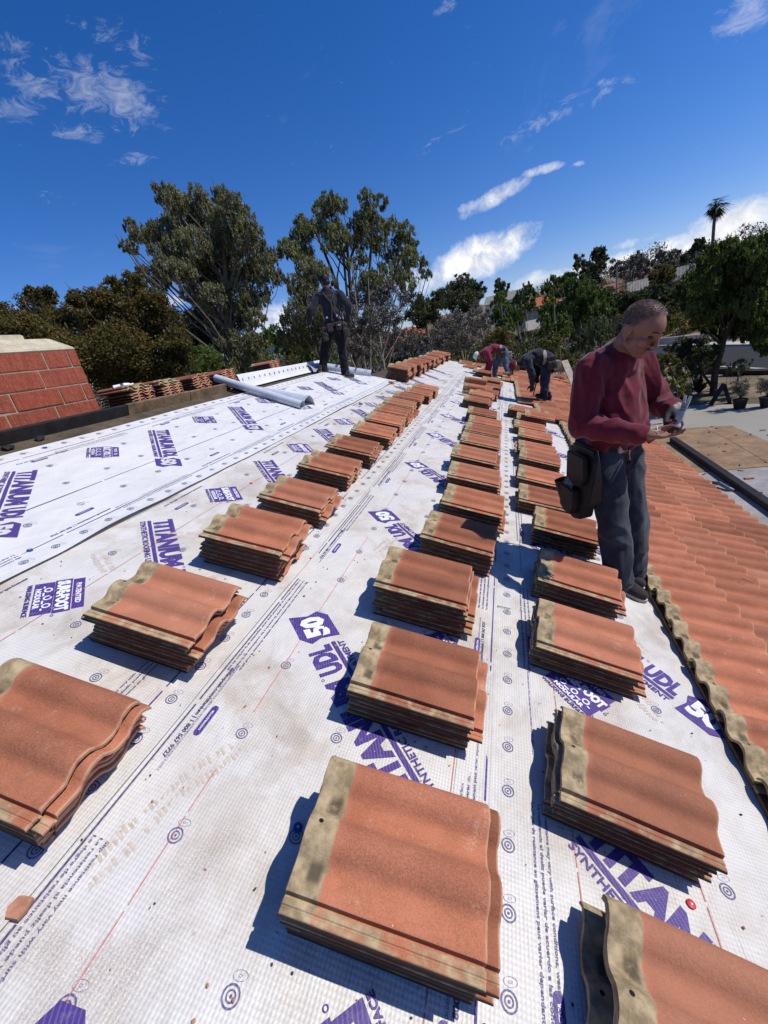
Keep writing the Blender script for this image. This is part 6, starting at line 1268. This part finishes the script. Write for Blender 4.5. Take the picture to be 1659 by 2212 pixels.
def scrub():
    rng = np.random.default_rng(11); cl = []
    for _ in range(900):
        a, D = rng.uniform(-62, 34), rng.uniform(30, 125); x, y = D * math.sin(R(a)), D * math.cos(R(a)); d = (x - ROADX(y)) * .968
        if -5.5 < d < 7 or (d > -14 and D < 40): continue
        r = rng.uniform(.7, 1.9) * (1 + .008 * D); cl.append((np.array([x, y, float(ground_z(x, y)) + r * .45]), r, r * 905 / D))
    for _ in range(330):
        a, D = rng.uniform(-10, 24), rng.uniform(58, 118); x, y = D * math.sin(R(a)), D * math.cos(R(a)); d = (x - ROADX(y)) * .968
        if -6.5 < d < 8: continue
        r = rng.uniform(1.2, 2.5); cl.append((np.array([x, y, float(ground_z(x, y)) + r * rng.uniform(.3, .9)]), r, r * 905 / D))
    for kind, part in (('dark', cl[0::3]), ('pepper', cl[1::3]), ('grey', cl[2::6]), ('olive', cl[5::6])):
        me = leaves(part, kind, .42, rng, 1.0, .7, 62.); o = ob('hillside_scrub', me, LEAF[kind]); tag(o, {'dark': 'dark', 'pepper': 'green', 'grey': 'grey', 'olive': 'rusty'}[kind] + ' scrub covering the hillsides', 'scrub', kind='stuff')
scrub()
def palm(name, label, bx, by, D, H_top, rr, crown, seed, tx=None):
    rng = random.Random(seed); t = V3(AT(bx, by, D)); gz = float(ground_z(t.x, t.y)); b0 = V3(AT(tx or bx, by + 60, D)); T = empty(name, (b0.x, b0.y, gz), label, 'palm')
    bm = bmesh.new(); tube(bm, [V3((b0.x, b0.y, gz)), b0.lerp(t, .5), t], [rr * 1.25, rr, rr * .85], 9); ob('trunk', bm, MT_BARK, T, smooth=60)
    bm = bmesh.new()
    for k in range(64):
        az, el = rng.uniform(0, 2 * math.pi), rng.uniform(-1.25, 1.15); d = V3((math.cos(az) * math.cos(el), math.sin(az) * math.cos(el), math.sin(el))); d += V3((.25, .05, .1)); L = crown * rng.uniform(.7, 1.05); p0 = t + d * .1; mid = t + d * L * .55; tip = t + d * L - V3((0, 0, L * .28)); s_ = d.cross(V3((0, 0, 1))).normalized(); w_ = L * .30
        for j in range(7):
            g = (j - 3) / 3; e = tip + s_ * g * w_ + V3((0, 0, -abs(g) * w_ * .35)); q = mid + s_ * g * w_ * .35
            bm.faces.new([bm.verts.new(v) for v in (mid, q + s_ * w_ * .16, e, q - s_ * w_ * .12)])
        tube(bm, [p0, mid], [.03, .02], 4, False)
    me = ob('crown', bm, LEAF['dark'], T); 
    return T
palm('palm_tree', 'tall thin fan palm standing against the white clouds at right', 1545, 446, 105, 0, .24, 2.1, 3, 1541)
palm('palm_tree', 'low spiky palm crown under the tufted eucalyptus on the skyline', 1280, 592, 100, 0, .3, 2.6, 4)
def dry_stick(): pass
# agave-like plants, pots and odds on the far side of the patio
def spiky(name, label, c, n, L, mat, rng, cat='plant'):
    T = empty(name, c, label, cat); bm = bmesh.new()
    for k in range(n):
        az, el = rng.uniform(0, 6.28), rng.uniform(.25, 1.35); d = V3((math.cos(az) * math.cos(el), math.sin(az) * math.cos(el), math.sin(el))); s_ = d.cross(V3((0, 0, 1))).normalized() * .028 * L / .6; l_ = L * rng.uniform(.7, 1.1); p = V3(c)
        a = [bm.verts.new(p + s_ * .6), bm.verts.new(p - s_ * .6)]; m_ = p + d * l_ * .55; b = [bm.verts.new(m_ - s_), bm.verts.new(m_ + s_)]; tip = bm.verts.new(p + d * l_ - V3((0, 0, l_ * .22))); bm.faces.new((a[0], a[1], b[0], b[1])); bm.faces.new((b[1], b[0], tip))
    ob('leaves', bm, mat, T); return T
rg = random.Random(3)
spiky('yucca_plant', 'bright spiky yucca at the foot of the leafy tree by the patio', (7.05, 21.4, .1), 46, .95, LEAF['bright'], rg); spiky('yucca_plant', 'dark spiky yucca at the base of the pepper tree trunk', (8.1, 22.7, .1), 40, 1.1, LEAF['dark'], rg)
MT_POT = simple('black_plastic_pot', (.018, .017, .018), .6, .3, 20, .2)
def pot(c, r, h, lab, plant):
    T = empty('plant_pot', c, lab, 'plant pot', 'black plant pots by the patio'); bm = bmesh.new(); lathe(bm, [(r * .75, 0), (r, h), (r * 1.08, h), (r * 1.08, h + .03), (r * .95, h + .03), (r * .9, h - .02)], 16, Matrix.Translation(c)); ob('pot', bm, MT_POT, T, smooth=40)
    rng = np.random.default_rng(int(c[0] * 10)); cl = [(np.array(c) + np.array([rng.uniform(-.2, .2), rng.uniform(-.2, .2), h + .25 + rng.uniform(0, .35)]), .24, 14) for _ in range(plant)]
    ob('plant', leaves(cl, 'grey', 1.0, rng, .55), LEAF['grey'], T); bm = bmesh.new()
    for k in range(8): a = V3(c) + V3((0, 0, h)); tube(bm, [a, a + V3((rg.uniform(-.15, .15), rg.uniform(-.15, .15), .4)), a + V3((rg.uniform(-.4, .4), rg.uniform(-.4, .4), .8))], [.012, .008, .003], 4)
    ob('stem', bm, MT_BARKD, T)
pot((8.15, 19.05, .05), .23, .32, 'black plant pot with a grey shrub, left of the pair by the patio edge', 7); pot((8.85, 18.75, .05), .24, .33, 'black plant pot with a grey shrub, right of the pair by the patio edge', 7)
def aframe():
    T = empty('folding_stand', (8.0, 20.3, 0), 'black A shaped folding stand on the dirt beyond the patio', 'stand'); c = V3((8.0, 20.3, 0))
    for s_ in (-1, 1):
        bm = bmesh.new(); a = c + V3((s_ * .34, 0, 0)); b = c + V3((.08, 0, .82)); ax_ = (b - a).normalized(); y_ = V3((0, 1, 0)); box(bm, (a + b) / 2, ((b - a).length / 2, .16, .022), (ax_, y_, ax_.cross(y_)), .006); ob('panel', bm, MT_POT, T)
aframe()
for k, (x0, y0, x1, y1, z) in enumerate(((10.2, 28.4, 12.2, 25.4, .12), (10.7, 27.0, 13.4, 23.2, .12), (9.9, 27.6, 11.3, 25.9, .30))):
    a, b = V3((x0, y0, z)), V3((x1, y1, z)); d = (b - a).normalized(); bm = bmesh.new(); box(bm, (a + b) / 2, ((b - a).length / 2, .11, .09), (d, V3((-d.y, d.x, 0)), V3((0, 0, 1))), .01); tag(ob('landscape_timber', bm, MT_BARKD), ['long dark timber bordering the dirt beside the road', 'nearer dark timber bordering the dirt beside the patio', 'short dark timber stacked by the pepper trunk'][k], 'timber')
def debris():
    rng = random.Random(8); bm = bmesh.new()
    for k in range(70):
        x, y = rng.uniform(3.9, 7.6), rng.uniform(8.5, 17); m_ = Matrix.Translation((x, y, .075)) @ Matrix.Rotation(rng.uniform(0, 6), 4, 'Z') @ Matrix.Diagonal((rng.uniform(.02, .12), rng.uniform(.01, .03), .012, 1)); bmesh.ops.create_icosphere(bm, subdivisions=1, radius=1, matrix=m_)
    tag(ob('patio_debris', bm, MT_BARKD), 'twigs and felt scraps strewn over the patio panels', 'debris', kind='stuff')
    bm = bmesh.new(); a = V3((4.35, 11.2, .07)); tube(bm, [a, a + V3((.12, .25, .07)), a + V3((.25, .12, .09)), a + V3((.34, -.16, .04)), a + V3((.42, -.22, .01))], [.05, .055, .05, .045, .03], 8); tag(ob('bent_flashing', bm, simple('dull_metal', (.16, .18, .20), .5, .3, 20, .2, spec=.5, metal=.5)), 'bent grey flashing scrap on the patio beside the timber beam', 'scrap')
    for k, (x, y) in enumerate(((5.35, 11.7), (4.45, 10.35))):
        bm = bmesh.new(); box(bm, (x, y, .085), (.09, .05, .012), (V3((math.cos(k), math.sin(k), 0)), V3((-math.sin(k), math.cos(k), 0)), V3((0, 0, 1))), .004); tag(ob('tile_scrap', bm, MT_SHARD if k == 0 else MT_GREYFELT), ['pinkish tile scrap on the patio beyond the timber beam', 'pale scrap on the patio between beam and eave'][k], 'scrap')
debris()
# boards and broken tiles by the far eave corner
bm = bmesh.new(); a, b = P(2.42, 14.2, .10), P(2.22, 14.75, .10) + V3((0, 0, .62)); d = (b - a).normalized(); s_ = V3((.9, .3, 0)).normalized(); box(bm, (a + b) / 2, ((b - a).length / 2, .10, .016), (d, (s_ - d * s_.dot(d)).normalized(), d.cross(s_).normalized()), .004); tag(ob('plank', bm, simple('pale_plank', (.40, .35, .28), .85, .25, 8, .3)), 'pale plank leaning at the far eave corner behind the sweater', 'plank')
PIECE = ['largest', 'tilted', 'flat', 'outermost']
for k in range(4):
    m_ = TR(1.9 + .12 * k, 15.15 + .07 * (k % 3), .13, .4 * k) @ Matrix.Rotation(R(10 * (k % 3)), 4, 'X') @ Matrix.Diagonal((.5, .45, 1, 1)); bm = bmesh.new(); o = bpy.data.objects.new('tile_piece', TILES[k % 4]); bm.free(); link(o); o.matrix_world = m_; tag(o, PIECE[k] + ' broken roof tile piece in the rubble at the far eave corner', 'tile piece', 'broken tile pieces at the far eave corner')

# ------------------------------------------------------------------ houses, pole, walls in the distance
def house_at(name, label, c, ang, L, Wd, hw, hr, wallm, roofm, windows=(), over=.5, tiles=True, hip=False):
    """c: ground centre; gable or hip roof; ridge along local x"""
    c = V3(c); a = R(ang); X = V3((math.cos(a), math.sin(a), 0)); Y = V3((-math.sin(a), math.cos(a), 0)); Z = V3((0, 0, 1)); T = empty(name, c, label, 'house')
    G = lambda x, y, z: c + X * x + Y * y + Z * z; bm = bmesh.new(); pts = [(-Wd / 2, -1.0), (Wd / 2, -1.0), (Wd / 2, hw), (0, hw + (0 if hip else hr * .98)), (-Wd / 2, hw)]
    A = [bm.verts.new(G(-L / 2, y, z)) for y, z in pts]; B = [bm.verts.new(G(L / 2, y, z)) for y, z in pts]; bm.faces.new(A); bm.faces.new(B[::-1])
    for k in range(5): bm.faces.new((A[k], B[k], B[(k + 1) % 5], A[(k + 1) % 5]))
    bmesh.ops.recalc_face_normals(bm, faces=bm.faces); ob('wall', bm, wallm, T)
    bm = bmesh.new(); le, we = L / 2 + over, Wd / 2 + over; drop = hr * over / (Wd / 2); ins = (we if hip else 0); th = .14; n = max(8, int(2 * le / .45)) if tiles else 1
    for s_ in (1, -1):
        cols = []
        for i in range(n + 1):
            x = -le + 2 * le * i / n; xt = max(-le + ins, min(le - ins, x)) if hip else x
            for dz, dx in (((0, 0), (.06, .32)) if tiles and i < n else ((0, 0),)):
                xx = x + dx * (2 * le / n) ; xr = max(-le + ins, min(le - ins, xx)) if hip else xx
                cols.append((bm.verts.new(G(xx, s_ * we, hw - drop + dz + .05)), bm.verts.new(G(xr, 0, hw + hr + dz * .6 + .05)), bm.verts.new(G(xx, s_ * we, hw - drop - th + .05)), bm.verts.new(G(xr, 0, hw + hr - th))))
        for q, w_ in zip(cols, cols[1:]): bm.faces.new((q[0], w_[0], w_[1], q[1])); bm.faces.new((q[2], q[0], w_[0], w_[2])) if False else bm.faces.new((q[2], w_[2], w_[0], q[0]))
        for q in (cols[0], cols[-1]): bm.faces.new((q[0], q[1], q[3], q[2]))
    if hip:
        for s_ in (1, -1): bm.faces.new([bm.verts.new(v) for v in (G(s_ * le, -we, hw - drop + .05), G(s_ * le, we, hw - drop + .05), G(s_ * (le - ins), 0, hw + hr + .05))])
    rf = ob('roof', bm, roofm, T)
    for (side, x, z, w_, h_) in windows:
        y = side * (Wd / 2 + .02); bm = bmesh.new(); box(bm, G(x, y, z), (w_ / 2 + .09, .05, h_ / 2 + .09), (X, Y, Z)); wf = ob('window', bm, MT_WHITE, T); bm = bmesh.new(); box(bm, G(x, y + side * .045, z), (w_ / 2, .02, h_ / 2), (X, Y, Z)); ob('pane', bm, MT_POT, wf)
    return T
REDROOF = simple('red_clay_roof', (.42, .135, .065), .9, .25, 1.4, .3, coord='Object'); GREYROOF = simple('grey_tile_roof', (.27, .25, .215), .9, .2, 1.4, .3); BROWNROOF = simple('brown_tile_roof', (.26, .115, .065), .9, .2, 1.4, .3); WHITEWALL = simple('white_wall', (.62, .58, .51), .9, .1, 3, .1)
def seat(px, py, D, dz=0): p = AT(px, py, D); return V3((p.x, p.y, p.z + dz))
house_at('red_roof_house', 'low house with red tiled roof half hidden behind the twiggy thicket', seat(886, 722, 62, -2.9), 10, 6.6, 6.0, 2.6, 1.15, MT_STUCCO, REDROOF, ((-1, 1.5, 1.5, 1.2, 1.0), (-1, -2, 1.5, 1.2, 1.0)), hip=True)
house_at('white_house', 'pale house with grey roof on the hill between the skyline trees', seat(1098, 665, 150, -3.0), -12, 12, 8, 5.2, 2.2, WHITEWALL, GREYROOF, ((-1, 2, 3.6, 1.6, 1.3), (-1, -2, 3.6, 1.6, 1.3)))
house_at('hill_house', 'cream house with a red brown roof above the road bend', seat(1165, 688, 108, -.4), -20, 9, 7, 3.0, 1.6, MT_STUCCO, REDROOF, ((-1, -2.5, 1.6, 1.3, 1.2), (-1, 1.5, 1.6, 1.3, 1.2)), hip=True)
house_at('tan_house', 'house with wide brown roof beside the bare pole', seat(1318, 640, 108, -2.2), -8, 11, 8, 2.6, 1.7, MT_STUCCO, BROWNROOF, ((-1, 1, 1.5, 1.4, 1.2),), hip=True)
house_at('grey_house', 'small house with grey tiled gable roof above the hillside scrub', seat(1377, 630, 98, -1.9), -14, 2.7, 4.0, 2.2, 1.5, WHITEWALL, GREYROOF, ((-1, .5, 1.1, .9, .9),), .35)
house_at('grey_house', 'grey tiled house roof peeking over the pepper tree at right', seat(1488, 598, 92, -2.6), -22, 2.8, 4.0, 2.6, 1.7, WHITEWALL, GREYROOF, ((-1, -.5, 1.4, .9, .9),), .35)
house_at('far_house', 'far pale building seen low between the eucalyptus trees', seat(597, 742, 75, -1.6), 30, 6, 4.5, 1.8, .9, MT_STUCCO, BROWNROOF, ((-1, 0, 1.0, 1.0, .8),))
bm = bmesh.new(); p0, p1 = seat(1332.3, 640, 96), seat(1332, 576, 96); tube(bm, [p0 - V3((0, 0, 2)), p1], [.13, .10], 8); tag(ob('utility_pole', bm, simple('grey_pole', (.30, .28, .25), .8, .1, 4, .1)), 'bare pale pole standing in front of the brown roofed house', 'pole')
def low_wall(label, x0, y0, x1, y1, D0, D1, h, mat):
    a, b = seat(x0, y0, D0), seat(x1, y1, D1); d = (b - a); d.z = 0; d.normalize(); bm = bmesh.new(); m_ = (a + b) / 2; box(bm, m_ - V3((0, 0, .4)), ((b - a).length / 2, .12, h / 2 + .4), (d, V3((-d.y, d.x, 0)), V3((0, 0, 1)))); tag(ob('garden_wall', bm, mat), label, 'wall')
low_wall('pale low wall across the road behind the grey haired man’s face'.replace('’s', ''), 1425, 736, 1535, 727, 50, 47, .5, MT_KERB)
low_wall('white rail glinting on the slope behind the grey haired man head', 1425, 648, 1470, 640, 80, 80, .25, WHITEWALL); low_wall('second white rail just below the glinting one on the slope', 1428, 662, 1475, 652, 79, 79, .3, WHITEWALL)
low_wall('white garden wall below the brown roofed house', 1310, 662, 1362, 645, 90, 92, .6, WHITEWALL); low_wall('pale retaining wall below the cream hill house', 1075 + 60, 700, 1165, 694, 95, 97, 1.0, WHITEWALL)
